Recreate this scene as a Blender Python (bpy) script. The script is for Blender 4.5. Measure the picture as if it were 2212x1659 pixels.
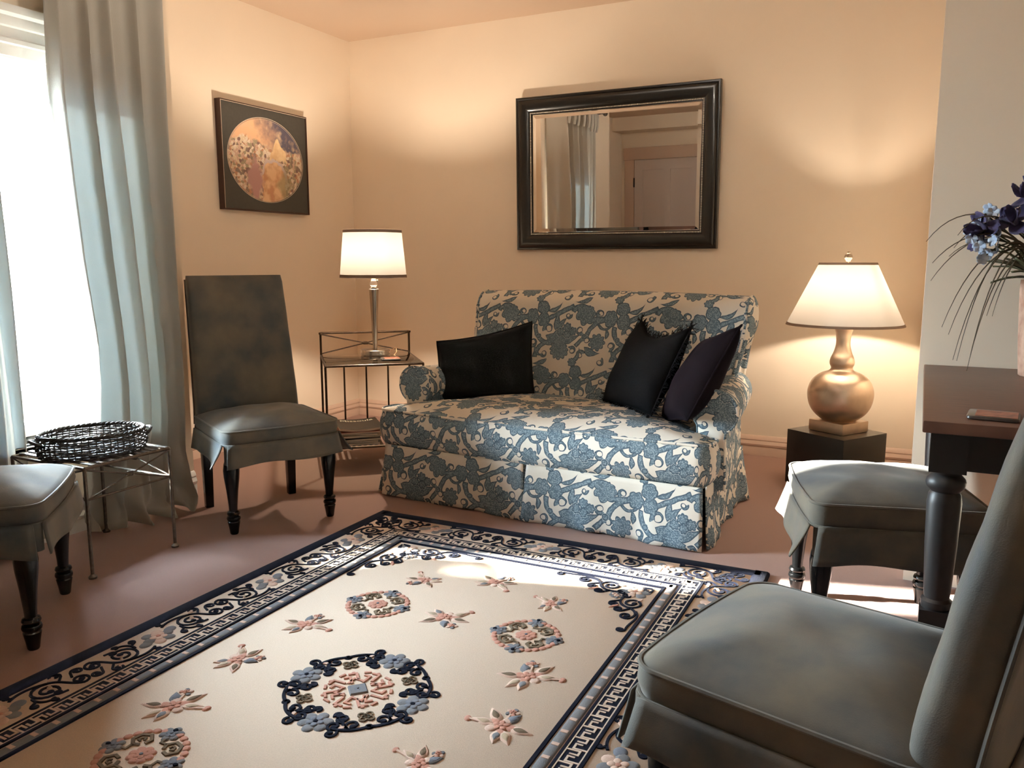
import bpy, bmesh, math, random
from mathutils import Vector, Matrix, Euler
from math import sin, cos, pi, sqrt, radians, atan2

for o in list(bpy.data.objects): bpy.data.objects.remove(o)
scene = bpy.context.scene
COL = scene.collection
random.seed(7)

# ------------------------------------------------------------------ camera
FPX, W, H = 1765.0, 2212, 1659
CAM = Vector((3.582, -4.691, 1.10))
PITCH = math.atan((829.5 - 561.0) / FPX)
YAW = radians(26.6)
cam_data = bpy.data.cameras.new('camera')
cam_data.sensor_fit = 'HORIZONTAL'
cam_data.sensor_width = 36.0
cam_data.lens = FPX / W * 36.0
cam_data.clip_start = 0.02
cam = bpy.data.objects.new('camera', cam_data)
COL.objects.link(cam)
cam.location = CAM
cam.rotation_euler = (pi / 2 - PITCH, 0, YAW)
scene.camera = cam

# ------------------------------------------------------------------ world, sun, exposure
scene.view_settings.view_transform = 'Standard'
scene.view_settings.look = 'None'
scene.view_settings.gamma = 1.0
scene.view_settings.use_curve_mapping = False
scene.view_settings.exposure = 1.1
scene.cycles.use_denoising = True
scene.cycles.max_bounces = 10
scene.cycles.diffuse_bounces = 6
scene.cycles.glossy_bounces = 4
scene.cycles.transmission_bounces = 6
scene.cycles.transparent_max_bounces = 12
scene.cycles.caustics_reflective = False
scene.cycles.caustics_refractive = False
scene.cycles.sample_clamp_indirect = 6.0

SKY_STRENGTH = 145.0
SUN_STRENGTH = 70.0
SUN_AZ, SUN_EL = radians(16.6), radians(19.0)
LAMP_CORNER_W = 44.0
LAMP_GOURD_W = 20.0
FILL_FAR_W = 225.0  # watts of the added, unseen overhead fill lights, far then near
FILL_NEAR_W = 180.0
FILL = (1.0, 0.90, 0.77)
WARM = (1.0, 0.86, 0.70)

world = bpy.data.worlds.new('winter_sky')
scene.world = world
world.use_nodes = True
wn, wl = world.node_tree.nodes, world.node_tree.links
wn.clear()
w_out = wn.new('ShaderNodeOutputWorld')
w_bg = wn.new('ShaderNodeBackground')
w_tc = wn.new('ShaderNodeTexCoord')
w_sep = wn.new('ShaderNodeSeparateXYZ')
w_ramp = wn.new('ShaderNodeValToRGB')
w_ramp.color_ramp.elements[0].position = 0.0
w_ramp.color_ramp.elements[0].color = (0.80, 0.91, 1.0, 1)
w_ramp.color_ramp.elements[1].position = 0.8
w_ramp.color_ramp.elements[1].color = (0.55, 0.75, 1.0, 1)
wl.new(w_tc.outputs['Generated'], w_sep.inputs[0])
wl.new(w_sep.outputs['Z'], w_ramp.inputs[0])
wl.new(w_ramp.outputs[0], w_bg.inputs['Color'])
w_bg.inputs['Strength'].default_value = SKY_STRENGTH
wl.new(w_bg.outputs[0], w_out.inputs[0])

sun_d = bpy.data.lights.new('sun', 'SUN')
sun_d.energy = SUN_STRENGTH
sun_d.color = (1.0, 0.97, 0.93)
sun_d.angle = radians(1.6)
sun = bpy.data.objects.new('sun', sun_d)
COL.objects.link(sun)
sdir = Vector((cos(SUN_AZ) * cos(SUN_EL), sin(SUN_AZ) * cos(SUN_EL), -sin(SUN_EL)))
sun.rotation_euler = sdir.to_track_quat('-Z', 'Y').to_euler()
sun.location = (-6, -5, 4)

def portal(name, loc, sx, sy, rot):
    d = bpy.data.lights.new(name, 'AREA')
    d.shape = 'RECTANGLE'; d.size = sx; d.size_y = sy
    d.cycles.is_portal = True
    o = bpy.data.objects.new(name, d); COL.objects.link(o)
    o.location = loc; o.rotation_euler = rot
    return o
# the portal sits in the window opening and faces the room (+x)
portal('daylight_portal', (0.31, -2.66, 1.08), 1.5, 0.72, (0, -pi / 2, 0))

# ------------------------------------------------------------------ helpers
def tag(o, label=None, cat=None, group=None, kind=None):
    if label: o['label'] = label
    if cat: o['category'] = cat
    if group: o['group'] = group
    if kind: o['kind'] = kind
    return o

def thing(name, label, cat, loc=(0, 0, 0), rz=0.0, group=None):
    o = bpy.data.objects.new(name, None)
    COL.objects.link(o)
    o.empty_display_size = 0.1
    o.location = loc
    o.rotation_euler = (0, 0, rz)
    return tag(o, label, cat, group)

class MB:
    """collects geometry; build() links it as ONE mesh object"""
    def __init__(s):
        s.v = []; s.f = []; s.m = []; s.uv = {}; s.sharp = set()
    def add(s, verts, faces, mi=0, uvs=None):
        b = len(s.v)
        s.v += [tuple(p) for p in verts]
        for k, f in enumerate(faces):
            s.f.append([b + i for i in f]); s.m.append(mi)
        if uvs:
            for i, u in enumerate(uvs): s.uv[b + i] = u
        return b
    def box(s, lo, hi, mi=0):
        x0, y0, z0 = lo; x1, y1, z1 = hi
        s.add([(x0,y0,z0),(x1,y0,z0),(x1,y1,z0),(x0,y1,z0),(x0,y0,z1),(x1,y0,z1),(x1,y1,z1),(x0,y1,z1)],
              [(3,2,1,0),(4,5,6,7),(0,1,5,4),(1,2,6,5),(2,3,7,6),(3,0,4,7)], mi)
    def grid(s, fn, nu, nv, mi=0, closed_u=False, uvfn=None):
        vs, us = [], []
        for j in range(nv + 1):
            for i in range(nu + (0 if closed_u else 1)):
                vs.append(fn(i / nu, j / nv))
                if uvfn: us.append(uvfn(i / nu, j / nv))
        n = nu if closed_u else nu + 1
        fs = []
        for j in range(nv):
            for i in range(nu):
                a = j * n + i; b = j * n + (i + 1) % n
                fs.append((a, b, b + n, a + n))
        s.add(vs, fs, mi, us or None)
    def rings(s, rings, mi=0, cap0=True, cap1=True, uvs=None):
        n = len(rings[0]); vs = [p for r in rings for p in r]
        fs = []
        for j in range(len(rings) - 1):
            for i in range(n):
                a = j * n + i; b = j * n + (i + 1) % n
                fs.append((a, b, b + n, a + n))
        if cap0: fs.append(tuple(reversed(range(n))))
        if cap1: fs.append(tuple(range((len(rings) - 1) * n, len(rings) * n)))
        s.add(vs, fs, mi, uvs)
    def lathe(s, prof, n=32, mi=0, c=(0, 0, 0), cap0=True, cap1=True):
        s.rings([[(c[0] + r * cos(2*pi*i/n), c[1] + r * sin(2*pi*i/n), c[2] + z) for i in range(n)] for r, z in prof], mi, cap0, cap1)
    def tube(s, pts, r, n=8, mi=0, closed=False, taper=None):
        P = [Vector(p) for p in pts]; m = len(P)
        rings = []; prev = None
        for k in range(m):
            if closed: t = P[(k + 1) % m] - P[k - 1]
            elif k == 0: t = P[1] - P[0]
            elif k == m - 1: t = P[-1] - P[-2]
            else: t = P[k + 1] - P[k - 1]
            if t.length < 1e-9: t = Vector((0, 0, 1))
            t.normalize()
            if prev is None:
                a = Vector((0, 0, 1)) if abs(t.z) < 0.9 else Vector((1, 0, 0))
                u = t.cross(a).normalized()
            else:
                u = (prev - t * prev.dot(t))
                u = u.normalized() if u.length > 1e-6 else t.orthogonal().normalized()
            prev = u; w = t.cross(u)
            rr = r if taper is None else r * taper(k / max(1, m - 1))
            rings.append([P[k] + (u * cos(2*pi*i/n) + w * sin(2*pi*i/n)) * rr for i in range(n)])
        if closed:
            rings.append(rings[0]); s.rings(rings, mi, False, False)
        else: s.rings(rings, mi)
    def rod(s, a, b, r, n=8, mi=0): s.tube([a, b], r, n, mi)
    def ball(s, c, r, n=12, mi=0, sc=(1, 1, 1)):
        m = max(5, n // 2)
        prof = [(max(1e-5, sin(pi * k / m)), -cos(pi * k / m)) for k in range(m + 1)]
        s.rings([[(c[0] + a*r*sc[0]*cos(2*pi*i/n), c[1] + a*r*sc[1]*sin(2*pi*i/n), c[2] + b*r*sc[2]) for i in range(n)] for a, b in prof], mi)
    def build(s, name, mats, parent=None, smooth=True, bevel=0.0, seg=2, subsurf=0, solid=0.0, loc=None, rot=None, angle=40, tr=None, weld=0.0):
        me = bpy.data.meshes.new(name)
        vs = s.v if tr is None else [tuple(tr @ Vector(p)) for p in s.v]
        me.from_pydata(vs, [], s.f)
        if not isinstance(mats, (list, tuple)): mats = [mats]
        for m in mats: me.materials.append(m)
        me.polygons.foreach_set('material_index', s.m)
        if s.uv:
            ul = me.uv_layers.new(name='UVMap')
            for lp in me.loops:
                ul.data[lp.index].uv = s.uv.get(lp.vertex_index, (0, 0))
        me.update()
        if weld:
            bm = bmesh.new(); bm.from_mesh(me)
            bmesh.ops.remove_doubles(bm, verts=bm.verts, dist=weld)
            bm.to_mesh(me); bm.free()
        if bevel:
            bm = bmesh.new(); bm.from_mesh(me)
            ed = [e for e in bm.edges if len(e.link_faces) == 2 and e.calc_face_angle(0) > 0.6]
            bmesh.ops.bevel(bm, geom=ed, offset=bevel, segments=seg, profile=0.6, affect='EDGES', clamp_overlap=True)
            bm.to_mesh(me); bm.free()
        if smooth:
            me.polygons.foreach_set('use_smooth', [True] * len(me.polygons))
            try: me.set_sharp_from_angle(angle=radians(angle))
            except Exception: pass
        o = bpy.data.objects.new(name, me)
        COL.objects.link(o)
        if parent: o.parent = parent
        if loc: o.location = loc
        if rot: o.rotation_euler = rot
        if solid:
            md = o.modifiers.new('thickness', 'SOLIDIFY'); md.thickness = solid; md.offset = 0
        if subsurf:
            md = o.modifiers.new('smooth', 'SUBSURF'); md.levels = subsurf; md.render_levels = subsurf
        return o

def copy_tree(o, parent=None):
    c = o.copy(); COL.objects.link(c)
    if parent: c.parent = parent
    for ch in [x for x in bpy.data.objects if x.parent == o]:
        copy_tree(ch, c)
    return c

def struct(mb, name, m, **k):
    parent = k.get('parent')
    o = mb.build(name, m, **k)
    o['kind'] = 'structure'
    return o

def lerp(a, b, t): return a + (b - a) * t
def pl(tbl, x):
    if x <= tbl[0][0]: return tbl[0][1]
    for (a, b), (c, d) in zip(tbl, tbl[1:]):
        if x <= c: return lerp(b, d, (x - a) / (c - a))
    return tbl[-1][1]
def srgb(r, g, b):
    f = lambda c: (c / 255 / 12.92) if c / 255 <= 0.04045 else ((c / 255 + 0.055) / 1.055) ** 2.4
    return (f(r), f(g), f(b), 1)

# ------------------------------------------------------------------ node expression helper
class NT:
    def __init__(s, tree): s.t = tree
    def n(s, typ): return s.t.nodes.new(typ)
    def l(s, a, b): s.t.links.new(a, b)
class X:
    """a float socket (or constant) with arithmetic that creates Math nodes"""
    def __init__(s, nt, v): s.nt = nt; s.v = v
    def op(s, op, *a):
        vals = [s.v] + [x.v if isinstance(x, X) else x for x in a]
        nd = s.nt.n('ShaderNodeMath'); nd.operation = op
        for i, v in enumerate(vals):
            if isinstance(v, (int, float)): nd.inputs[i].default_value = v
            else: s.nt.l(v, nd.inputs[i])
        return X(s.nt, nd.outputs[0])
    def __add__(s, o): return s.op('ADD', o)
    __radd__ = __add__
    def __sub__(s, o): return s.op('SUBTRACT', o)
    def __rsub__(s, o): return (s * -1.0) + o
    def __mul__(s, o): return s.op('MULTIPLY', o)
    __rmul__ = __mul__
    def __truediv__(s, o): return s.op('DIVIDE', o)
    def sin(s): return s.op('SINE')
    def cos(s): return s.op('COSINE')
    def abs(s): return s.op('ABSOLUTE')
    def fract(s): return s.op('FRACT')
    def floor(s): return s.op('FLOOR')
    def sqrt(s): return s.op('SQRT')
    def min(s, o): return s.op('MINIMUM', o)
    def max(s, o): return s.op('MAXIMUM', o)
    def atan2(s, o): return s.op('ARCTAN2', o)
    def step(s, lo, hi):
        """smooth ramp: 0 at lo, 1 at hi"""
        nd = s.nt.n('ShaderNodeMapRange'); nd.clamp = True
        s.nt.l(s.v, nd.inputs['Value'])
        nd.inputs['From Min'].default_value = lo; nd.inputs['From Max'].default_value = hi
        return X(s.nt, nd.outputs[0])
def mixc(nt, fac, a, b):
    nd = nt.n('ShaderNodeMix'); nd.data_type = 'RGBA'
    for v, k in ((fac, 0), (a, 6), (b, 7)):
        if isinstance(v, X): v = v.v
        if isinstance(v, (int, float, tuple, list)):
            nd.inputs[k].default_value = v
        else: nt.l(v, nd.inputs[k])
    return nd.outputs[2]

MATS = {}
def mat(name, col, rough=0.6, metal=0.0, sheen=0.0, sheen_tint=None, spec=0.5, noise=0.0, nscale=30.0, bump=0.0, bscale=200.0, col2=None, coat=0.0, ndetail=3.0, stretch=None, emit=None, estr=0.0, trans=0.0, ior=1.45, sheen_rough=0.4):
    m = bpy.data.materials.new(name); m.use_nodes = True
    nt = NT(m.node_tree)
    b = m.node_tree.nodes['Principled BSDF']
    b.inputs['Base Color'].default_value = col
    b.inputs['Roughness'].default_value = rough
    b.inputs['Metallic'].default_value = metal
    b.inputs['Specular IOR Level'].default_value = spec
    b.inputs['IOR'].default_value = ior
    b.inputs['Transmission Weight'].default_value = trans
    b.inputs['Coat Weight'].default_value = coat
    if sheen:
        b.inputs['Sheen Weight'].default_value = sheen
        b.inputs['Sheen Roughness'].default_value = sheen_rough
        if sheen_tint: b.inputs['Sheen Tint'].default_value = sheen_tint
    if emit:
        b.inputs['Emission Color'].default_value = emit
        b.inputs['Emission Strength'].default_value = estr
    tc = nt.n('ShaderNodeTexCoord')
    src = tc.outputs['Object']
    if stretch:
        mp = nt.n('ShaderNodeMapping'); mp.inputs['Scale'].default_value = stretch
        nt.l(src, mp.inputs[0]); src = mp.outputs[0]
    if col2 or noise:
        nz = nt.n('ShaderNodeTexNoise'); nz.inputs['Scale'].default_value = nscale; nz.inputs['Detail'].default_value = ndetail
        nt.l(src, nz.inputs['Vector'])
        f = X(nt, nz.outputs[0]).step(0.3, 0.7)
        c2 = col2 or tuple(c * (1 - noise) for c in col[:3]) + (1,)
        nt.l(mixc(nt, f, col, c2), b.inputs['Base Color'])
    if bump:
        nb = nt.n('ShaderNodeTexNoise'); nb.inputs['Scale'].default_value = bscale; nb.inputs['Detail'].default_value = 2
        nt.l(src, nb.inputs['Vector'])
        bp = nt.n('ShaderNodeBump'); bp.inputs['Strength'].default_value = bump; bp.inputs['Distance'].default_value = 0.004
        nt.l(nb.outputs[0], bp.inputs['Height']); nt.l(bp.outputs[0], b.inputs['Normal'])
    MATS[name] = m
    return m

# plain materials
M = {}
M['wall'] = mat('painted_wall_cream', srgb(233, 217, 195), 0.75, bump=0.06, bscale=60, noise=0.03, nscale=3)
M['ceiling'] = mat('painted_ceiling', srgb(208, 184, 160), 0.8, bump=0.08, bscale=50)
M['trim'] = mat('painted_trim_taupe', srgb(205, 178, 158), 0.45)
M['white_trim'] = mat('painted_window_trim', srgb(236, 232, 226), 0.4)
M['door'] = mat('painted_door', srgb(205, 190, 180), 0.4)
M['carpet'] = mat('carpet_rose_taupe', srgb(163, 127, 113), 0.95, noise=0.18, nscale=420, bump=0.6, bscale=600, sheen=0.15)
M['velvet'] = mat('velvet_grey_green', srgb(110, 101, 86), 0.8, col2=srgb(56, 64, 70), nscale=5.5, ndetail=5, sheen=0.3, sheen_tint=(0.84, 0.80, 0.74, 1), spec=0.2, bump=0.15, bscale=500, sheen_rough=0.45)
M['lacquer'] = mat('black_lacquered_wood', srgb(6, 6, 6), 0.2, spec=0.4)
M['black_wood'] = mat('black_stained_wood', srgb(16, 13, 11), 0.3, coat=0.2)
M['table_wood'] = mat('dark_brown_wood', srgb(106, 72, 56), 0.4, col2=srgb(82, 55, 43), nscale=12, stretch=(1, 14, 1), ndetail=4)
M['table_dark'] = mat('dark_painted_wood', srgb(36, 33, 33), 0.45, noise=0.2, nscale=40)
M['iron'] = mat('bronzed_iron', srgb(70, 52, 38), 0.38, metal=0.85, noise=0.4, nscale=90)
M['pewter'] = mat('pewter_iron', srgb(112, 102, 92), 0.4, metal=0.8, noise=0.35, nscale=90)
M['nickel'] = mat('brushed_nickel', srgb(196, 184, 170), 0.24, metal=1.0)
M['gilt'] = mat('champagne_leaf', srgb(212, 190, 168), 0.34, metal=0.92, noise=0.15, nscale=25, bump=0.05, bscale=70)
M['crystal'] = mat('crystal', (1, 1, 1, 1), 0.02, trans=1.0, ior=1.5)
M['frame_black'] = mat('ebony_frame', srgb(20, 17, 14), 0.3, coat=0.25)
M['bead'] = mat('silver_beads', srgb(232, 226, 214), 0.3, metal=0.55)
M['mirror'] = mat('mirror_silver', (0.80, 0.78, 0.76, 1), 0.0, metal=1.0)
M['black_cloth'] = mat('black_cotton', srgb(6, 6, 6), 0.95, bump=0.25, bscale=420, spec=0.15)
M['fringe_cloth'] = mat('charcoal_cotton', srgb(11, 11, 13), 0.9, noise=0.4, nscale=25, bump=0.25, bscale=300, spec=0.1)
M['plum_velvet'] = mat('plum_velvet', srgb(10, 6, 10), 0.9, sheen=0.04, sheen_tint=(0.6, 0.4, 0.6, 1), spec=0.08)
M['curtain'] = mat('curtain_linen', srgb(196, 190, 178), 0.85, bump=0.2, bscale=500, sheen=0.1)
M['wicker'] = mat('dark_wicker', srgb(52, 46, 42), 0.5, noise=0.4, nscale=60, spec=0.35)
M['snow'] = mat('snow', srgb(240, 244, 250), 0.9)
M['bark'] = mat('evergreen', srgb(14, 17, 15), 0.9, noise=0.4, nscale=12)
M['matboard'] = mat('charcoal_matboard', srgb(66, 62, 54), 0.8, noise=0.12, nscale=60)
M['copper_edge'] = mat('copper_frame', srgb(66, 46, 38), 0.35, metal=0.4)
M['silver_line'] = mat('pale_line', srgb(205, 185, 165), 0.4)
M['paper'] = mat('paper_edges', srgb(214, 200, 180), 0.8, noise=0.3, nscale=300, stretch=(0.02, 0.02, 6))
M['ink_cover'] = mat('magazine_cover_dark', srgb(46, 36, 28), 0.4, noise=0.35, nscale=14)
M['cover_red'] = mat('magazine_cover_red', srgb(150, 82, 60), 0.35)
M['cover_cream'] = mat('magazine_cover_cream', srgb(190, 170, 140), 0.4)
M['cover_slate'] = mat('magazine_cover_slate', srgb(70, 74, 78), 0.35)
M['letter'] = mat('cover_lettering', srgb(228, 214, 188), 0.5)
M['coaster_edge'] = mat('coaster_edge', srgb(60, 54, 50), 0.3, coat=0.4)
M['coaster_art'] = mat('coaster_art', srgb(196, 120, 88), 0.35, col2=srgb(120, 62, 44), nscale=45)
M['cord'] = mat('lamp_cord', srgb(190, 150, 110), 0.5)
M['iris'] = mat('iris_petal', srgb(34, 32, 66), 0.75, col2=srgb(64, 54, 90), nscale=40, sheen=0.2)
M['delph'] = mat('pale_blue_petal', srgb(158, 178, 206), 0.7, col2=srgb(196, 204, 214), nscale=50)
M['leaf'] = mat('dark_leaf', srgb(52, 58, 36), 0.6, col2=srgb(84, 80, 48), nscale=25)
M['grass'] = mat('dry_grass', srgb(82, 66, 38), 0.6, col2=srgb(58, 46, 28), nscale=12)
M['vase'] = mat('textured_vase', srgb(206, 170, 148), 0.4, col2=srgb(176, 134, 112), nscale=40, bump=0.6, bscale=35)
M['hinge'] = mat('dark_hinge', srgb(48, 40, 34), 0.4, metal=0.8)
def bulb_mat():
    m = bpy.data.materials.new('frosted_bulb'); m.use_nodes = True
    nt = NT(m.node_tree); m.node_tree.nodes.clear()
    out = nt.n('ShaderNodeOutputMaterial'); t = nt.n('ShaderNodeBsdfTransparent'); e = nt.n('ShaderNodeEmission'); mx = nt.n('ShaderNodeMixShader')
    e.inputs[0].default_value = (1.0, 0.82, 0.58, 1); e.inputs[1].default_value = 16.0; mx.inputs[0].default_value = 0.35
    nt.l(t.outputs[0], mx.inputs[1]); nt.l(e.outputs[0], mx.inputs[2]); nt.l(mx.outputs[0], out.inputs[0])
    return m
M['bulb'] = bulb_mat()

def shade_mat(name, col, tcol=None):
    m = bpy.data.materials.new(name); m.use_nodes = True
    nt = NT(m.node_tree); m.node_tree.nodes.clear()
    out = nt.n('ShaderNodeOutputMaterial'); d = nt.n('ShaderNodeBsdfDiffuse'); t = nt.n('ShaderNodeBsdfTranslucent'); mx = nt.n('ShaderNodeMixShader')
    d.inputs[0].default_value = col; t.inputs[0].default_value = tcol or col; mx.inputs[0].default_value = 0.5
    nt.l(d.outputs[0], mx.inputs[1]); nt.l(t.outputs[0], mx.inputs[2]); nt.l(mx.outputs[0], out.inputs[0])
    return m
M['shade'] = shade_mat('lampshade_linen', (0.72, 0.66, 0.58, 1), (0.15, 0.134, 0.115, 1))
M['bowl'] = shade_mat('white_glass_bowl', (0.9, 0.88, 0.85, 1))
M['drum_shade'] = shade_mat('drum_shade_linen', (0.72, 0.66, 0.58, 1), (0.062, 0.055, 0.047, 1))
M['drum_band'] = shade_mat('drum_shade_band', (0.40, 0.30, 0.23, 1), (0.042, 0.030, 0.024, 1))
M['shade_band'] = shade_mat('lampshade_band', (0.42, 0.32, 0.25, 1), (0.10, 0.075, 0.06, 1))

def glass_mat(name, tint, gloss):
    m = bpy.data.materials.new(name); m.use_nodes = True
    nt = NT(m.node_tree); m.node_tree.nodes.clear()
    out = nt.n('ShaderNodeOutputMaterial'); t = nt.n('ShaderNodeBsdfTransparent'); g = nt.n('ShaderNodeBsdfGlossy'); mx = nt.n('ShaderNodeMixShader')
    lw = nt.n('ShaderNodeFresnel'); lw.inputs[0].default_value = 1.5
    t.inputs[0].default_value = tint; g.inputs['Roughness'].default_value = 0.02; g.inputs[0].default_value = (gloss, gloss, gloss, 1)
    nt.l(lw.outputs[0], mx.inputs[0]); nt.l(t.outputs[0], mx.inputs[1]); nt.l(g.outputs[0], mx.inputs[2]); nt.l(mx.outputs[0], out.inputs[0])
    return m
M['glass'] = glass_mat('clear_glass', (0.97, 0.99, 0.98, 1), 1.0)
M['table_glass'] = glass_mat('table_glass', (0.90, 0.95, 0.92, 1), 1.0)

# translucent lining lets daylight through the curtains
def curtain_mat():
    m = M['curtain']; nt = NT(m.node_tree)
    out = [n for n in m.node_tree.nodes if n.type == 'OUTPUT_MATERIAL'][0]
    b = m.node_tree.nodes['Principled BSDF']
    t = nt.n('ShaderNodeBsdfTranslucent'); t.inputs[0].default_value = srgb(190, 204, 210)
    mx = nt.n('ShaderNodeMixShader'); mx.inputs[0].default_value = 0.125
    nt.l(b.outputs[0], mx.inputs[1]); nt.l(t.outputs[0], mx.inputs[2]); nt.l(mx.outputs[0], out.inputs[0])
curtain_mat()
# ------------------------------------------------------------------ paisley upholstery (pure node maths on UVs in metres)
def paisley_material():
    m = bpy.data.materials.new('paisley_upholstery'); m.use_nodes = True
    nt = NT(m.node_tree); b = m.node_tree.nodes['Principled BSDF']
    b.inputs['Roughness'].default_value = 0.85; b.inputs['Specular IOR Level'].default_value = 0.25
    uvn = nt.n('ShaderNodeUVMap'); sep = nt.n('ShaderNodeSeparateXYZ')
    # a slight wobble keeps the drawing from looking ruled
    nz = nt.n('ShaderNodeTexNoise'); nz.inputs['Scale'].default_value = 30; nz.inputs['Detail'].default_value = 1
    nt.l(uvn.outputs[0], nz.inputs['Vector'])
    sn = nt.n('ShaderNodeSeparateColor'); nt.l(nz.outputs['Color'], sn.inputs[0])
    nt.l(uvn.outputs[0], sep.inputs[0])
    u = X(nt, sep.outputs[0]) + (X(nt, sn.outputs[0]) - 0.5) * 0.010
    v = X(nt, sep.outputs[1]) + (X(nt, sn.outputs[1]) - 0.5) * 0.010
    TW, TH = 0.41, 0.31
    def cell(cx, cy):
        """coordinates relative to a motif centre on a half-drop repeat"""
        yr = v * (1 / TH) + (0.5 - cy / TH)
        x = (u * (1 / TW) + (0.5 - cx / TW) - yr.floor() * 0.5).fract() - 0.5
        return x * TW, (yr.fract() - 0.5) * TH
    def rot(x, y, a):
        a = radians(a); return x * cos(a) + y * sin(a), y * cos(a) - x * sin(a)
    def flower(cx, cy, r, n, amp=0.12, ph=0.0):
        x, y = cell(cx, cy); rr = (x * x + y * y).sqrt(); th = y.atan2(x)
        return rr - (((th * (n / 2.0) + ph).cos().abs()) * (r * amp * 2) + r * (1 - amp * 2))
    def fan(cx, cy, r, a, n=9, amp=0.2):
        x, y = cell(cx, cy); x, y = rot(x, y, a)
        rr = (x * x + y * y).sqrt(); th = y.atan2(x)
        return rr - ((th * (n / 2.0)).cos().abs() * amp + (1 - amp)) * (th.cos() * 0.36 + 0.64) * r
    def leaf(cx, cy, L, w, a, bend=0.0):
        x, y = cell(cx, cy); x, y = rot(x, y, a)
        if bend: y = y - x * x * bend
        t = x * (1.0 / L)
        return y.abs() - (1.0 - t * t) * w * (1.0 - t * 0.55).max(0.15)
    def curl(cx, cy, R, w, a, flip=1):
        """a tapering hook"""
        x, y = cell(cx, cy); x, y = rot(x, y, a)
        if flip < 0: y = y * -1.0
        rr = (x * x + y * y).sqrt(); t = (y.atan2(x) + pi) * (1 / (2 * pi))
        return (rr - (t * 0.45 + 0.62) * R).abs() - t * t * w
    def arc(cx, cy, R, w, mid, half):
        x, y = cell(cx, cy); x, y = rot(x, y, mid)
        rr = (x * x + y * y).sqrt(); th = y.atan2(x).abs()
        return ((rr - R).abs() - w).max((th - radians(half)) * R)
    def seg(x0, y0, x1, y1, w):
        L = sqrt((x1 - x0) ** 2 + (y1 - y0) ** 2)
        x, y = cell((x0 + x1) / 2, (y0 + y1) / 2); x, y = rot(x, y, math.degrees(atan2(y1 - y0, x1 - x0)))
        return (y.abs() - w).max(x.abs() - L / 2)
    big = [
        arc(0.075, -0.15, 0.105, 0.0105, 123, 50), arc(0.19, -0.09, 0.083, 0.0105, 226, 54),
        seg(0.174, -0.051, 0.305, 0.010, 0.0100), arc(0.347, -0.042, 0.052, 0.0105, 80, 72), seg(0.392, -0.052, 0.46, -0.045, 0.0100),
        arc(0.200, -0.25, 0.085, 0.0105, 135, 44), seg(-0.039, -0.135, -0.080, -0.182, 0.0095), arc(0.058, -0.055, 0.034, 0.0055, 270, 62),
        fan(0.247, -0.185, 0.070, -90, 15, 0.16), fan(0.372, -0.005, 0.072, -104, 9, 0.2),
        leaf(0.289, -0.150, 0.062, 0.021, 12, 4), leaf(0.226, -0.153, 0.060, 0.024, -18), leaf(0.235, -0.12, 0.045, 0.022, 70),
        leaf(0.221, -0.062, 0.042, 0.014, 82), leaf(0.243, -0.072, 0.034, 0.012, 55, -6),
        flower(0.029, -0.157, 0.043, 9, 0.13), leaf(0.004, -0.210, 0.042, 0.017, -18, 8),
        flower(0.084, -0.042, 0.036, 6, 0.08), flower(0.141, 0.000, 0.034, 5, 0.06, 0.4), flower(0.147, -0.056, 0.033, 6, 0.07, 0.3),
        leaf(0.21, -0.008, 0.040, 0.009, 28, 8), leaf(0.118, -0.215, 0.034, 0.009, 120, -8), leaf(0.345, -0.235, 0.042, 0.010, 60, 8),
        curl(0.179, -0.097, 0.022, 0.012, 30), curl(0.279, -0.036, 0.012, 0.007, 200), curl(0.100, -0.172, 0.018, 0.009, 80, -1),
        curl(0.347, -0.100, 0.018, 0.010, 140), curl(-0.050, -0.222, 0.018, 0.010, 200, -1), curl(0.032, -0.022, 0.016, 0.009, 60), curl(0.315, -0.205, 0.016, 0.009, -40),
        curl(0.165, -0.225, 0.015, 0.008, 10, -1), curl(0.055, -0.255, 0.016, 0.008, 250),
        flower(0.322, -0.262, 0.022, 8, 0.12), leaf(0.150, -0.275, 0.040, 0.011, 200, -6), curl(0.385, -0.150, 0.017, 0.010, 20), leaf(0.075, -0.110, 0.030, 0.009, 100, 8),
    ]
    small = [flower(0.245, -0.113, 0.022, 7), flower(0.277, -0.088, 0.023, 7, 0.12, 0.3), flower(0.309, -0.106, 0.022, 7), flower(0.281, -0.124, 0.021, 7, 0.12, 0.5), flower(-0.039, -0.132, 0.0150, 9, 0.05), flower(0.128, -0.140, 0.0135, 8, 0.05)]
    def union(s):
        d = s[0]
        for q in s[1:]: d = d.min(q)
        return d
    d1, d2 = union(big) - 0.0014, union(small)
    d = d1.min(d2 - 0.0016)
    ds = d2.step(0.0004, -0.0004)                   # rosettes lie over the rest with a pale halo
    halo = d2.step(0.0022, 0.0016)
    dd = d1 * (1.0 - ds) + d2 * ds
    inside = d.step(0.0006, -0.0006)
    outline = (dd + 0.0018).abs().step(0.0020, 0.0009)
    echo = ((dd * (2 * pi / 0.0072)).sin()).step(-0.1, 0.5)
    vo = nt.n('ShaderNodeTexVoronoi'); vo.inputs['Scale'].default_value = 190
    nt.l(uvn.outputs[0], vo.inputs['Vector'])
    vd = X(nt, vo.outputs['Distance']); dots = vd.step(0.34, 0.24); grain = vd.step(0.45, 0.65)
    cream, mid, dark, pale = srgb(228, 219, 204), srgb(132, 150, 158), srgb(58, 76, 90), srgb(196, 202, 200)
    col = mixc(nt, echo * 0.55, mid, dark)
    col = mixc(nt, grain * 0.5, col, dark)
    col = mixc(nt, (dots * 0.5) * (dd + 0.004).step(0.0, -0.002), col, pale)
    col = mixc(nt, halo * (1.0 - ds) * 0.8, col, pale)
    col = mixc(nt, outline * (1.0 - halo * (1.0 - ds)), col, dark)
    col = mixc(nt, inside, cream, col)
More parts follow.
